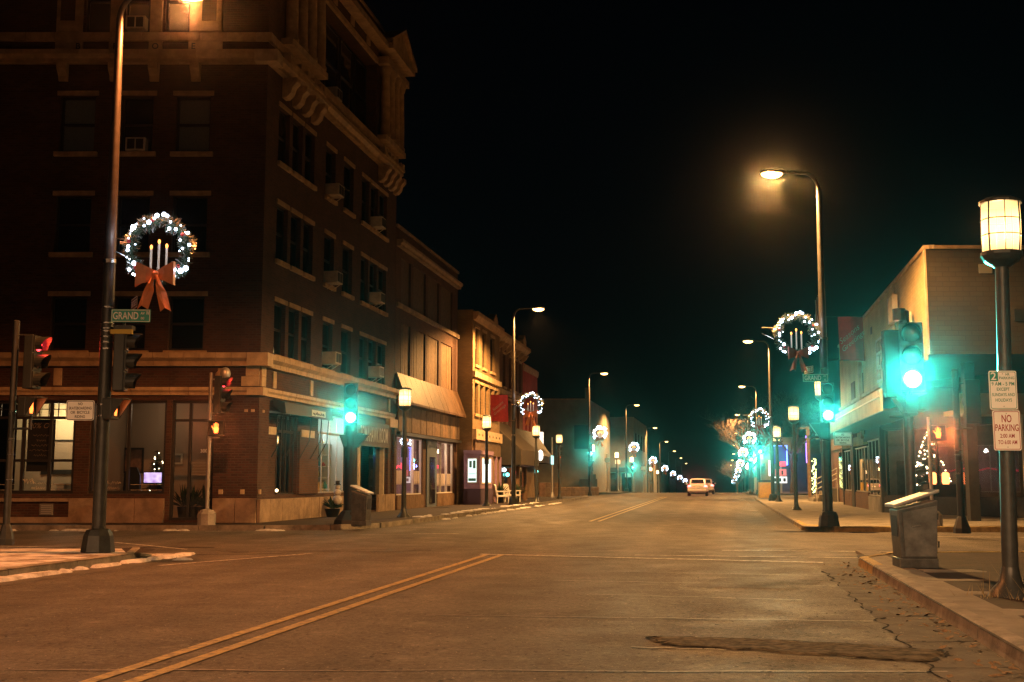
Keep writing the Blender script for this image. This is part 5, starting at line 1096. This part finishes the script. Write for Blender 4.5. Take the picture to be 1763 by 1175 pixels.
NS4 = lambda s: [('NO', 0, .115*s, .05*s, .08*s, SBLACK), ('SKATEBOARDING', 0, .04*s, .05*s, .41*s, SBLACK), ('OR  BICYCLE', 0, -.035*s, .05*s, .34*s, SBLACK), ('RIDING', 0, -.11*s, .05*s, .18*s, SBLACK)]
sign('notice_sign', 'white notice NO SKATEBOARDING OR BICYCLE RIDING on the left lamp pole', 'sign', (pL.x-.37, pL.y-.13, 2.63), .50, .355, R(-1.5), NS4(1), border=SBLACK, rad=.035)
sign('notice_sign', 'white notice NO SKATEBOARDING OR BICYCLE RIDING lit green on the right lamp pole', 'sign', (pR.x+.42, pR.y-.13, 2.53), .50, .36, R(-3), NS4(1), border=SBLACK, rad=.035)
b = MB(); [b.lathe([(.116, z), (.116, z+.022)], 16, (pL.x, pL.y, 0)) for z in (2.53, 2.73, 4.2, 4.1, 3.95, 3.85, 4.05)]; b.build('steel_bands', STEEL, None, cat='bands', label='shiny steel bands strapped round the left lamp pole')
b = MB(); [b.lathe([(.118, z), (.118, z+.022)], 16, (pR.x, pR.y, 0)) for z in (2.48, 2.6, 4.15, 4.28)]; b.build('steel_bands', STEEL, None, cat='bands', label='shiny steel bands strapped round the right lamp pole')

# ------------------------------------------------------------------ wreaths
def wreath(detail):
    t = empty('christmas_wreath', (0, 0, 0), cat='wreath', group='lit christmas wreaths hung on the street lamps'); rr = random.Random(11)
    N = 2600 if detail else 380; b = MB(); tn = MB(); Rm, rm = .52, .125
    def pt(a, e, r): return Vector((math.cos(a)*(Rm+r*math.cos(e)), r*math.sin(e), math.sin(a)*(Rm+r*math.cos(e))))
    b.tube([pt(2*math.pi*i/36, 0, 0) for i in range(37)], .05, 6, False)
    for i in range(N):
        a = rr.uniform(0, 6.283); e = rr.uniform(0, 6.283); k = 1+.25*math.sin(a*7)
        p0 = pt(a, e, rm*.3); p1 = pt(a+rr.uniform(-.12, .12), e+rr.uniform(-.4, .4), rm*rr.uniform(.7, 1.3)*k); d = (p1-p0); s = d.orthogonal().normalized()*(.008 if detail else .02)
        (tn if rr.random() < .3 else b).poly(p0-s, p0+s, p1+s*.4, p1-s*.4)
    b.build('garland', NEEDLE, t, kind='stuff'); tn.build('tinsel', TINSEL, t, kind='stuff')
    b = MB()
    for i in range(44):
        a = 2*math.pi*i/44+rr.uniform(-.07, .07)
        if -2.05 < (a-2*math.pi if a > math.pi else a) < -1.1: continue
        b.ball(pt(a, rr.uniform(3.7, 5.7), rm*1.15)+Vector((0, -.02, 0)), rr.choice((.014, .022, .03, .042, .05)) if detail else .055, 6, 4)
    b.build('fairy_lights', FBULB, t, kind='stuff')
    for a in (.5, 1.75, 2.9, 3.9, 5.6): b = MB(); b.ball(pt(a, 4.7, rm*1.1), .035, 8, 5); b.build('bauble', SRED, t)
    for x, z in ((-.14, .0), (0, .1), (.14, .02)):
        c = MB(); c.lathe([(.02, -.40), (.02, z)], 8, (x, 0, 0)); c = c.build('candle', WAX, t); f = MB(); f.ball((x, 0, z+.045), .026 if detail else .05, 8, 5, (1, 1, 1.7)); f.build('candle_bulb', FLAME, c, smooth=True)
    b = MB()
    def loop(s):
        prof = [(.0, -.02, .045), (.16, -.10, .12), (.34, -.13, .20), (.36, -.06, .20), (.2, -.02, .12), (.0, -.02, .045)]
        for (x0, y0, h0), (x1, y1, h1) in zip(prof, prof[1:]):
            b.poly(Vector((s*x0, y0-.1, -.5-h0+s*.02)), Vector((s*x1, y1-.1, -.5-h1*.95)), Vector((s*x1, y1-.1, -.46+h1)), Vector((s*x0, y0-.1, -.46+h0)))
    loop(1); loop(-1); b.ball((0, -.14, -.48), .07, 8, 5, (1, .7, 1))
    for s, L in ((-1, .62), (1, .66)):
        rows = [(.03, 0), (.07, .25), (.12, .45), (.15, 1.0)]; P = []
        for w2, f in rows:
            cx = s*(.03+.18*f); z = -.5-L*f; P.append((Vector((cx-w2*.7, -.15-.05*math.sin(f*6), z)), Vector((cx, -.19-.05*math.sin(f*6+1), z+.06*(f == 1))), Vector((cx+w2*.7, -.15-.05*math.cos(f*5), z))))
        for A_, B_ in zip(P, P[1:]): b.poly(A_[0], A_[1], B_[1], B_[0]); b.poly(A_[1], A_[2], B_[2], B_[1])
    b.build('bow', BOW, t)
    b = MB(); b.tube([(-.62, .02, -.12), (-.95, .06, .05)], .012, 5).tube([(-.60, .02, .2), (-.95, .06, .22)], .012, 5); b.build('bracket', STEEL, t)
    return t
WD = wreath(True); WS = wreath(False); fd = fs = True
for side, i, y, q in places:
    loc = POS[side, i]
    if i < 2: o = WD if fd else copy_tree(WD); fd = False
    else: o = WS if fs else copy_tree(WS); fs = False
    place(o, (loc.x+side*(.9 if side > 0 else .76), loc.y-.05, loc.z+[5.42, 5.2, 5.2][min(i, 2)] - (.12 if side < 0 else 0)), 0 if side > 0 else 0)
    if side < 0: o.scale = (1, 1, 1)
    if side < 0:
        for ch_ in o.children:
            if ch_.name.startswith('bow'): ch_.data = ch_.data.copy(); ch_.data.materials[0] = BOWR; ch_.scale = (.8, 1, .8); ch_.location.z -= .14
    o['label'] = 'white-lit christmas wreath with candles, %s on the %s row of street lamps' % (ORD[i], 'left' if side > 0 else 'right')
for side, i in ((1, 0), (-1, 0), (1, 1)):
    loc = POS[side, i]
    for a in (30, 150): lamp('POINT', (loc.x+side*.76+.6*math.cos(R(a)), loc.y-.32, loc.z+5.4+.6*math.sin(R(a))), 3.5, (.75, .85, 1), None, .1)
for name, c, lab in (('seasons_banner', POS[-1, 0], 'dark red banner reading Seasons Greetings on the right lamp pole'), ('seasons_banner', POS[1, 1], 'dark red Seasons Greetings banner on the second left street lamp')):
    s = 1 if c.x > 2 else -1; t = empty(name, (c.x, c.y, 4.6), cat='banner', label=lab); k = 0 if s > 0 else .15
    x0, x1 = (c.x+.42, c.x+1.12) if s > 0 else (c.x-1.22, c.x-.3); z0, z1 = 4.72, 5.95+.0
    if s < 0: z0, z1 = 4.45, 5.85
    b = MB(); n = 8
    for i in range(n):
        for j in range(4):
            u0, u1, v0, v1 = i/n, (i+1)/n, j/4, (j+1)/4; Y = lambda u, v: c.y-.04+.035*math.sin(u*7+v*1.5)*(1-v*.5)
            b.poly(*[Vector((x0+(x1-x0)*u+(.03*(1-v)), Y(u, v), z0+(z1-z0)*v-.02*u*(1-v))) for u, v in ((u0, v0), (u1, v0), (u1, v1), (u0, v1))])
    b.build('cloth', CLOTH, t, smooth=True)
    ft = MB()
    d = Vector((math.cos(R(40)), 0, math.sin(R(40)))); u_ = Vector((-d.z, 0, d.x)); cc = Vector(((x0+x1)/2, c.y-.11, (z0+z1)/2))
    text('lettering', 'Seasons', TRIML, t, cc+u_*.13+d*.02, d, u_, h=.15, w=.72, shear=.45, bold=-.004); text('lettering', 'Greetings', TRIML, t, cc-u_*.10-d*.02, d, u_, h=.17, w=.80, shear=.45, bold=-.004)
    for z in (z0+.01, z1): b = MB(); b.tube([(c.x, c.y, z), (x1 if s > 0 else x0, c.y-.02, z)], .014, 6); b.build('arm', DARKM, t)
fp = at(3.95, 44); fl = empty('flagpole', (fp.x, fp.y, .132), cat='flagpole', label='slim grey flagpole with a limp striped flag behind the right wreath')
b = MB(); b.lathe([(.1, .132), (.06, .3), (.055, 8.9)], 10, (fp.x, fp.y, 0)); b.ball((fp.x, fp.y, 8.97), .09, 8, 5); b.build('pole', ALUM, fl, smooth='auto')
b = MB(); m_ = [mat('flag_pale', (.4, .38, .36), .8), mat('flag_dark', (.12, .05, .06), .8)]
for k in (0, 1):
    b = MB()
    for i in range(k, 7, 2):
        x = fp.x-.06-i*.028; z1 = 8.55-i*.05; z0 = 7.1-i*.02+.06*(i % 3)
        for j in range(6): a, c = z0+(z1-z0)*j/6, z0+(z1-z0)*(j+1)/6; o = .06*math.sin(j*1.1+i); o2 = .06*math.sin((j+1)*1.1+i); b.poly((x, fp.y+o, a), (x-.029, fp.y+o+.04, a), (x-.029, fp.y+o2+.04, c), (x, fp.y+o2, c))
    b.build('flag_stripe', m_[k], fl)

HALO_BEAM = 9000  # power of the added spots that make the signal halos
# ------------------------------------------------------------------ traffic signals
def head(t, c, rz, lit, s=1.0, light=True):     # a three-lamp signal head looking along its own -y
    M = Matrix.Translation(c) @ Matrix.Rotation(rz, 4, 'Z'); T = lambda x, y, z: M @ Vector((x*s, y*s, z*s))
    b = MB(); b.box(-.18, .18, -.02, .17, -.54, .54, T); h = b.build('signal_head', SIGB, t, bevel=.02)
    for k in range(3):
        z = .36-.36*k
        b = MB(); b.box(-.165, .165, -.045, -.022, z-.165, z+.165, T); b.build('door', SIGB, h)
        v = MB(); n = 14; A = [R(-50+280*i/n) for i in range(n+1)]
        for r0, flip in ((.150, 0), (.143, 1)):
            for i in range(n):
                L0, L1 = [-.045-.26*(.55+.45*max(0, math.sin(a))) for a in (A[i], A[i+1])]
                q = [T(r0*math.cos(A[i]), -.045, z+r0*math.sin(A[i])), T(r0*math.cos(A[i+1]), -.045, z+r0*math.sin(A[i+1])), T(r0*math.cos(A[i+1]), L1, z+r0*math.sin(A[i+1])), T(r0*math.cos(A[i]), L0, z+r0*math.sin(A[i]))]
                v.poly(*(q[::-1] if flip else q))
        v.build('visor', SIGB, h, smooth='auto')
        on = lit == ('red', 'yellow', 'green')[k]
        l = MB(); l.ball(T(0, -.035, z), .145*s, 16, 8, (1, 1, 1)); dirv = (M.to_3x3() @ Vector((0, -1, 0)))
        c0 = T(0, -.035, z); l.v = [c0+(p-c0)-dirv*((p-c0).dot(dirv))*(.72) for p in l.v]
        l.build('lens', (LGREEN if lit == 'green' else LRED) if on else LOFF, h, smooth=True)
        if on and light and lit == 'green': lamp('POINT', T(0, -.62, z+.12), 22*KG, GREEN, None, .12)  # extra lamp before the visor, added to tint the housing green
        if on and light: lamp('SPOT', T(0, -.34 if lit == 'green' else -.13, z), (HALO_BEAM*(1.7 if c[1] < 25 else 1.2) if lit == 'green' else 45)*KG, GREEN if lit == 'green' else RED, None, .08, (R(-91 if c[1] < 25 else -92), 0, rz), (30 if c[1] < 25 else 17) if lit == 'green' else 165, .7)  # green: strong narrow spot added to make the halo
    return h
def pedhead(t, c, rz, lit=True, s=1.0, light=0, halo_beam=0):
    M = Matrix.Translation(c) @ Matrix.Rotation(rz, 4, 'Z'); T = lambda x, y, z: M @ Vector((x*s, y*s, z*s))
    b = MB(); b.box(-.22, .22, 0, .2, -.22, .22, T); h = b.build('pedestrian_signal', SIGB, t, bevel=.02)
    b = MB(); b.box(-.22, .22, -.26, 0, .205, .22, T).prism([(0, .2), (-.26, .2), (0, -.2)], .208, .22, lambda y, z, x: T(x, y, z)).prism([(0, .2), (-.26, .2), (0, -.2)], -.22, -.208, lambda y, z, x: T(x, y, z)); b.build('hood', SIGB, h)
    b = MB(); b.prism([(0, .2), (-.25, .2), (0, -.18)], .198, .206, lambda y, z, x: T(x, y, z)).prism([(0, .2), (-.25, .2), (0, -.18)], -.206, -.198, lambda y, z, x: T(x, y, z)); b.build('hood_lining', HOODIN, h, kind='stuff')
    b = MB(); b.poly(T(-.2, -.004, -.2), T(.2, -.004, -.2), T(.2, -.004, .2), T(-.2, -.004, .2)); b.build('face', SBLACK, h)
    if lit:
        g = MB(); g.prism([(-.05, -.14), (.05, -.14), (.075, -.02), (.06, .03), (-.06, .03), (-.07, -.03)], -.012, -.006, lambda x, z, y: T(x, y, z))
        for x, L, lean in ((-.045, .10, -.01), (-.015, .13, 0), (.015, .12, .005), (.045, .09, .012)): g.prism([(x-.012, .031), (x+.012, .031), (x+.011+lean, .03+L), (x-.011+lean, .03+L)], -.012, -.006, lambda x_, z, y: T(x_, y, z))
        g.prism([(-.072, -.03), (-.065, .01), (-.12, .07), (-.13, .05)], -.012, -.006, lambda x, z, y: T(x, y, z)); g.build('hand_symbol', HAND, h)
        if light: lamp('SPOT', T(0, -.06, 0), light, (1, .22, .05), None, .08, (R(-88), 0, rz), 160, .5)
        if halo_beam: lamp('SPOT', T(0, -.1, 0), halo_beam, (1, .2, .05), None, .06, (R(-92), 0, rz), 18, .7)  # added narrow spot, makes the halo round the hand
    return h
def sigpole(label, loc, h, r=.07, m=None, base='cone', bm=None):
    t = empty('traffic_light', loc, cat='traffic light', label=label); m = m or DARKM
    b = MB(); b.lathe([(r, 0.02), (r*.92, h), (r*.5, h+.02)], 12, loc); b.build('pole', m, t, smooth='auto')
    if base == 'cone': b = MB(); b.lathe([(r*2.4, 0), (r*2.3, .12), (r*1.3, .36), (r*1.05, .4)], 8, loc)
    else: b = MB(); b.lathe([(.26, 0), (.26, .32), (.17, .42), (r*1.05, .45)], 8, loc)
    b.build('base', bm or m, t)
    return t
def strut(t, a, b_, r=.022, m=None): k = MB(); k.tube([a, b_], r, 6); return k.build('bracket', m or DARKM, t)
# near right corner
c = Vector((6.27, 18.4, .132)); t = sigpole('near traffic light showing green behind the metal bin', c, 3.95, .085)
b = MB(); b.lathe([(.1, 3.93), (.1, 4.12), (.05, 4.13)], 10, (c.x-.08, c.y, 0)); b.build('finial', DARKM, t)
head(t, (c.x+.02, c.y-.22, 3.33), R(-18), 'green'); head(t, (c.x-.13, c.y+.2, 3.25), R(176), 'none')
pedhead(t, (c.x-.04, c.y-.02, 2.56), R(-94), light=4, s=.72); b = MB(); b.box(c.x-.08, c.x+.10, c.y-.2, c.y-.1, 2.45, 2.72); b.build('button_box', POLEM, t)
strut(t, (c.x, c.y, 3.9), (c.x+.02, c.y-.1, 3.9)); strut(t, (c.x, c.y, 2.7), (c.x+.02, c.y-.1, 2.8)); strut(t, (c.x, c.y, 2.4), (c.x-.3, c.y, 2.4))
# far right, fixed to the street lamp
t = empty('traffic_light', (pR.x, pR.y, 2.6), cat='traffic light', label='traffic light showing green on the right lamp pole under the street name sign')
head(t, (pR.x-.02, pR.y-.34, 3.53), R(-12), 'green'); pedhead(t, (pR.x-.22, pR.y-.1, 2.75), R(-100), lit=False); strut(t, (pR.x, pR.y, 4.0), (pR.x, pR.y-.25, 4.0)); strut(t, (pR.x, pR.y, 3.1), (pR.x, pR.y-.25, 3.1))
b = MB(); b.box(pR.x-.55, pR.x-.15, pR.y-.15, pR.y-.05, 2.55, 2.62); b.build('bracket', POLEM, t)
# far left corner: dark thick pole with green, and pale pole with side-facing red
c = Vector((-4.72, 34.2, .132)); t = sigpole('traffic light showing green on a thick dark pole beside the dark bin', c, 3.1, .2, BLACK)
head(t, (c.x+.0, c.y-.2, 3.62), R(5), 'green', 1.12); pedhead(t, (c.x+.1, c.y+.15, 2.55), R(90), lit=False)
b = MB(); b.prism([(-.34, 2.72), (.5, 2.72), (.2, 2.35), (-.2, 2.35)], -.15, .2, lambda x, z, y: Vector((c.x+x, c.y+y, z))); b.build('signal_bracket', BLACK, t)
c = Vector((-8.72, 33.55, .132)); t = sigpole('pale metal pole with a side-facing red signal and orange hand by the hotel corner', c, 4.35, .055, ALUM, 'block', CONC)
head(t, (c.x+.34, c.y-.05, 3.85), R(82), 'red'); pedhead(t, (c.x+.22, c.y-.12, 2.88), R(14), light=2.5, halo_beam=1500); strut(t, (c.x, c.y, 4.3), (c.x+.3, c.y, 4.3), .02, ALUM); strut(t, (c.x, c.y, 3.32), (c.x+.3, c.y, 3.32), .02, ALUM); strut(t, (c.x, c.y, 2.62), (c.x+.3, c.y, 2.62), .02, ALUM)
b = MB(); b.tube([(c.x+.13, c.y, 3.3), (c.x+.13, c.y, 4.32)], .025, 6); b.build('riser', ALUM, t)
b = MB(); b.ball((c.x+.42, c.y-.05, 4.46), .16, 10, 6, (1, 1, 1.2)); b.build('globe_cap', ALUM, t, smooth=True)
# near left: slim pole at the picture's edge, and a cluster on the big lamp pole
c = Vector((-9.98, 23.2, .132)); t = sigpole('slim dark signal pole at the left edge with red hoods facing right', c, 4.45, .07)
head(t, (c.x+.42, c.y, 3.75), R(84), 'red'); pedhead(t, (c.x+.38, c.y-.02, 2.85), R(80), lit=True, light=2, s=.9); strut(t, (c.x, c.y, 4.3), (c.x+.36, c.y, 4.3), .015); strut(t, (c.x, c.y, 2.42), (c.x+.4, c.y, 2.42), .025); strut(t, (c.x+.38, c.y, 2.42), (c.x+.38, c.y, 2.7), .025)
b = MB(); [b.lathe([(.076, z), (.076, z+.02)], 12, (c.x, c.y, 0)) for z in (1.4, 1.9, 2.2, 2.75)]; b.build('band', STEEL, t)
t = empty('traffic_light', (pL.x+.2, pL.y, 2.5), cat='traffic light', label='dark signal head seen from the side on the big left lamp pole, yellow bracket above')
head(t, (pL.x+.32, pL.y+.05, 3.52), R(100), 'none'); pedhead(t, (pL.x+.22, pL.y-.03, 2.66), R(86), lit=True, light=3, s=.85)
b = MB(); b.box(pL.x+.12, pL.x+.50, pL.y-.16, pL.y-.08, 4.0, 4.08); b.build('yellow_bracket', mat('yellow_bracket_paint', (.5, .36, .04), .5), t)
b = MB(); b.box(pL.x+.16, pL.x+.48, pL.y-.1, pL.y+.1, 4.09, 4.16).tube([(pL.x+.3, pL.y, 4.1), (pL.x+.3, pL.y, 4.22)], .03, 6); b.build('bracket', DARKM, t)
# right side street: dark banded pole with turned heads, small pole with an orange hand on a concrete block
c = Vector((10.83, 28.3, .132)); t = sigpole('dark banded signal pole on the right side street, heads turned away', c, 3.95, .085, BLACK)
head(t, (c.x+.4, c.y+.1, 3.3), R(178), 'none'); strut(t, (c.x, c.y, 3.75), (c.x+.4, c.y+.1, 3.75)); strut(t, (c.x-.6, c.y, 3.65), (c.x, c.y, 3.65)); strut(t, (c.x, c.y, 2.65), (c.x+.4, c.y+.1, 2.65)); b = MB(); [b.lathe([(.09, z), (.09, z+.02)], 12, (c.x, c.y, 0)) for z in (1.55, 1.85, 2.0, 2.1, 2.62)]; b.build('band', STEEL, t)
c = Vector((11.62, 31.85+.6, .132)); t = sigpole('short pole with a glowing orange hand on a round concrete block', c, 3.0, .05, ALUM, 'block', CONC)
pedhead(t, (c.x+.22, c.y-.1, 2.7), R(-18), light=3, s=1.0, halo_beam=6000); strut(t, (c.x, c.y, 2.9), (c.x+.2, c.y, 2.9)); strut(t, (c.x, c.y, 2.55), (c.x+.2, c.y, 2.55))
# next crossings, far
def farsig(label, q, y, hz=3.5, extra=0, base=.132):
    loc = at(q, y, base+zg(y)); t = sigpole(label, loc, 4.1, .09); head(t, (loc.x, loc.y-.25, loc.z+hz), 0, 'green', 1.05, False)
    b = MB(); b.ball((loc.x, loc.y-.5, loc.z+hz-.36), .16, 10, 6); b.build('lens_dome', LGREEN, t)
    lamp('SPOT', (loc.x, loc.y-.8, loc.z+hz-.36), HALO_BEAM*1.1, GREEN, None, .1, (R(-91), 0, -math.atan2(loc.x, loc.y)), 9, .7)  # added green spot aimed at the camera, makes the far halo
    if extra: b = MB(); b.box(loc.x-.9, loc.x-.1, loc.y-.1, loc.y-.06, loc.z+2.0, loc.z+2.5); b.build('sign_plate', SWHITE, t)
    return loc
farsig('far traffic light showing green before the blank grey building', -11.4, 101, 3.9)
farsig('very far traffic light showing green left of the white cars', -11.6, 150, 3.6, 1)
farsig('far traffic light showing green beside the blue neon sign', 3.1, 98, 4.0); farsig('far traffic light showing green, middle of the right cluster', 2.7, 112, 3.6); farsig('very far traffic light showing green under the marquee globes', 3.9, 152, 3.6)
for q, y, lab in ((-12.6, 86.5, 'pale pole with small side-facing signal lamps at the end of the shop row'), (-10.9, 96, 'dark pole with an orange hood by the low stone wall'), (-13.5, 137, 'pale far pole left of the grey shop building'), (-12.8, 143, 'second pale far pole before the grey shop building'), (-11.2, 165, 'slim far pole right of the second green signal'), (3.9, 120, 'pale far pole on the right past the neon sign'), (4.4, 165, 'pale pole far down the right pavement')):
    loc = at(q, y, .132+zg(y)); pale = 'pale' in lab or 'slim' in lab; t = sigpole(lab, loc, 4.4, .075, ALUM if pale else DARKM)
    if y < 90:
        for k in range(4): b = MB(); b.ball((loc.x+.55, loc.y-.3, loc.z+4.2-k*.42), .07, 6, 4); b.build('lamp', ALUM if k < 3 else HAND, t)
        head(t, (loc.x+.5, loc.y, loc.z+3.6), R(90), 'none')
    elif y < 100: pedhead(t, (loc.x+.1, loc.y, loc.z+2.6), R(90), True)
    else: b = MB(); b.box(loc.x-.3, loc.x+.3, loc.y-.1, loc.y-.05, loc.z+3.4, loc.z+3.9); b.build('sign_plate', SWHITE, t)

# ------------------------------------------------------------------ litter bins
def bin_(label, c, rz, flip=1, sx=.82):
    t = empty('litter_bin', (0, 0, 0), cat='bin', label=label); L = lambda x, y, z: Vector((x*flip*sx, y*.95, z))
    b = MB(); b.box(-.33, .33, -.29, .29, 0, .14, L); b.build('plinth', BINM, t, bevel=.01)
    b = MB()
    v = [(-.31, -.29, .14), (.31, -.29, .14), (.31, .29, .14), (-.31, .29, .14), (-.35, -.30, .84), (.35, -.30, .98), (.35, .30, .98), (-.35, .30, .84)]
    b.add([L(*p) for p in v], [(0, 3, 2, 1), (4, 5, 6, 7), (0, 1, 5, 4), (1, 2, 6, 5), (2, 3, 7, 6), (3, 0, 4, 7)]); b.build('body', BINM, t, bevel=.015)
    b = MB(); v = [(-.30+.06, -.302, .17), (.295, -.302, .17), (.325, -.315, .90), (-.27, -.315, .80)]; v2 = [(x, y-.012, z) for x, y, z in v]; b.add([L(*p) for p in v+v2], [(4, 5, 6, 7), (0, 1, 5, 4), (1, 2, 6, 5), (2, 3, 7, 6), (3, 0, 4, 7)]); b.build('front_panel', BINP if flip > 0 else BINM, t)
    b = MB(); v = [(-.42, -.33, .87), (.38, -.33, 1.09), (.38, .33, 1.09), (-.42, .33, .87)]; v2 = [(x, y, z+.045) for x, y, z in v]; b.add([L(*p) for p in v+v2], [(0, 3, 2, 1), (4, 5, 6, 7), (0, 1, 5, 4), (1, 2, 6, 5), (2, 3, 7, 6), (3, 0, 4, 7)]); b.build('lid', BINL, t, bevel=.01)
    b = MB(); b.box(-.345, -.33, -.2, .2, .45, .75, L); b.build('slot', BLACK, t)
    b = MB(); b.tube([L(-.12, -.325, .60), L(-.12, -.345, .60), L(.02, -.352, .62), L(.02, -.33, .62)], .009, 5); b.build('handle', STEEL, t)
    for z in (.3, .7): b = MB(); b.tube([L(.33, -.31, z), L(.335, -.315, z+.09)], .014, 6); b.build('hinge', DARKM, t)
    place(t, c, rz); return t
bin_('grey metal litter bin with a slanted lid on the near right corner', (5.93, 17.35, .132), R(-6))
bin_('dark litter bin with a slanted lid beside the thick signal pole', (-4.25, 33.1, .132), R(-8), -1, .66)

# ------------------------------------------------------------------ cars
def car(label, c, body, wag):
    t = empty('car', (0, 0, 0), cat='car', label=label); W = .90
    cs = [(-2.2, .80, .42, .95), (-2.12, .86, .32, 1.02), (-1.5, W, .26, 1.03), (0, W, .24, 1.0), (1.3, W, .26, .97), (1.95, .84, .3, .80), (2.2, .72, .36, .66)]
    def loft(rows, m, name, par):
        b = MB(); n = 10; b.v = []
        for y, w2, z0, z1 in rows:
            for k in range(n):
                a = 2*math.pi*(k+.5)/n; sx, sz = math.copysign(abs(math.cos(a))**.45, math.cos(a)), math.copysign(abs(math.sin(a))**.45, math.sin(a))
                zz = (z0+z1)/2+sz*(z1-z0)/2; b.v.append(Vector((sx*w2*(1-.08*max(0, sz)), y, zz)))
        R_ = len(rows); b.f = [(i*n+k, i*n+(k+1) % n, (i+1)*n+(k+1) % n, (i+1)*n+k) for i in range(R_-1) for k in range(n)] + [tuple(range(n))[::-1], tuple(range((R_-1)*n, R_*n))]
        return b.build(name, m, par, smooth='auto')
    B = loft(cs, body, 'body', t)
    rear = -2.02 if wag else -1.75
    loft([(rear, .66, .95, 1.06), (rear+.45, .70, .95, 1.50), (rear+1.3, .72, .95, 1.55), (.45, .70, .95, 1.48), (1.15, .66, .95, 1.02)], body, 'cabin', t)
    b = MB(); y0 = rear-.02; b.poly((-.56, y0+.07, 1.10), (.56, y0+.07, 1.10), (.50, y0+.36, 1.42), (-.50, y0+.36, 1.42)); b.v = [v+Vector((0, -.05, .02)) for v in b.v]; b.build('rear_window', DGL, t)
    for s in (-1, 1):
        b = MB(); b.poly((s*.735, rear+.6, 1.08), (s*.735, .9, 1.06), (s*.70, .4, 1.40), (s*.70, rear+.75, 1.42)); b.v = [v+Vector((s*.03, 0, 0)) for v in b.v]; b.build('side_window', DGL, t)
        b = MB(); b.ball((s*.66, -2.16, .86), .12, 10, 6, (1.7, .5, 1.0)); b.build('tail_light', TAIL, t)
        b = MB(); b.ball((s*.98, .75, 1.06), .10, 8, 5, (1, .6, .8)); b.build('mirror', body, t)
        for y in (-1.35, 1.35):
            c0 = MB(); c0.tube([(s*.66, y, .33), (s*.88, y, .33)], .33, 18); wl_ = c0.build('wheel', BLACK, t, smooth='auto'); c1 = MB(); c1.tube([(s*.87, y, .33), (s*.895, y, .33)], .19, 12); c1.build('rim', ALUM, wl_)
    b = MB(); b.box(-.80, .80, -2.30, -2.1, .42, .60); b.build('bumper', body, t, bevel=.04)
    b = MB(); b.box(-.18, .18, -2.225, -2.20, .70, .82); b.build('number_plate', SWHITE, t)
    b = MB(); b.box(-.75, .75, -2.12, 2.0, .2, .28); b.build('underbody', BLACK, t)
    place(t, c, -AZ); b = None; return t
car('white car driving away with lit tail lamps, the nearer of two', at(-2.2, 104, .01), mat('white_car_paint', (.80, .78, .74), .3, spec=.6), True)
car('darker car ahead of the white one, tail lamps glowing red', at(-1.75, 118, .01), mat('silver_car_paint', (.35, .3, .29), .3, spec=.6), True)
for q, y in ((-2.2, 104), (-1.75, 118)):
    c = at(q, y-2.9, .8); 
    lamp('SPOT', at(q, y-2.5, .95), 800, (1, .10, .10), None, .2, (R(-90.4), 0, -math.atan2(c.x, c.y)), 5, .8)  # added red spot aimed at the camera, makes the tail lamp halo

# ------------------------------------------------------------------ bare trees on the right
def tree(label, c, h, seed, spread=1.0):
    rr = random.Random(seed); t = empty('bare_tree', c, cat='tree', label=label, group='bare winter trees on the right'); c = Vector(c); tr = MB(); br = MB()
    tr.tube([c, c+Vector((.1, 0, h*.16)), c+Vector((.05, .1, h*.32))], [h*.022, h*.017, h*.014], 8)
    def grow(p, d, L, r, lv):
        q = p+d*L*.5+Vector((rr.uniform(-1, 1), rr.uniform(-1, 1), rr.uniform(-.3, .6)))*L*.08; e = q+(d+Vector((rr.uniform(-.3, .3), rr.uniform(-.3, .3), .12))).normalized()*L*.5
        (tr if lv < 2 else br).tube([p, q, e], [r, r*.8, r*.6], 5 if lv < 2 else 3, False)
        if lv >= 5: return
        for _ in range(4 if lv < 3 else 3):
            a = rr.uniform(0, 6.3); v = Vector((math.cos(a), math.sin(a), rr.uniform(-.25, .7)))
            grow(p+(e-p)*rr.uniform(.45, 1), (d*.75+v*.75*spread).normalized(), L*rr.uniform(.55, .78), r*.55, lv+1)
    for k in range(5): a = k*1.257+rr.uniform(-.4, .4); grow(c+Vector((.05, .1, h*rr.uniform(.22, .32))), Vector((math.cos(a)*spread, math.sin(a)*spread, 1.1)).normalized(), h*.26, h*.011, 0)
    tr.build('trunk', BARK, t); br.build('twigs', BARK, t, kind='stuff'); return t
for q, y, h, s, lab in ((7.0, 118, 12.5, 3, 'bare tree lit orange behind the second right wreath'), (3.7, 149.5, 14, 5, 'wide bare tree left of the right row of wreaths'), (8.5, 166, 13, 8, 'tall bare tree behind the far right street lamps'), (2.8, 230, 9, 9, 'small bare tree at the far end of the right row')):
    tree(lab, at(q, y, zg(y)), h, s)
# ------------------------------------------------------------------ added thin volume that imitates lens glow round the lamps
hm = bpy.data.materials.new('added_glow_haze'); hm.use_nodes = True; n = hm.node_tree.nodes; n.remove(n['Principled BSDF'])
vp = n.new('ShaderNodeVolumePrincipled'); vp.inputs['Density'].default_value = .00015; vp.inputs['Color'].default_value = (.85, .88, .9, 1); vp.inputs['Anisotropy'].default_value = .984
hm.node_tree.links.new(vp.outputs[0], n['Material Output'].inputs['Volume'])
b = MB(); b.box(-240, 240, -80, 556, -9.4, 21.6); b.build('glow_haze', hm, None, kind='stuff')
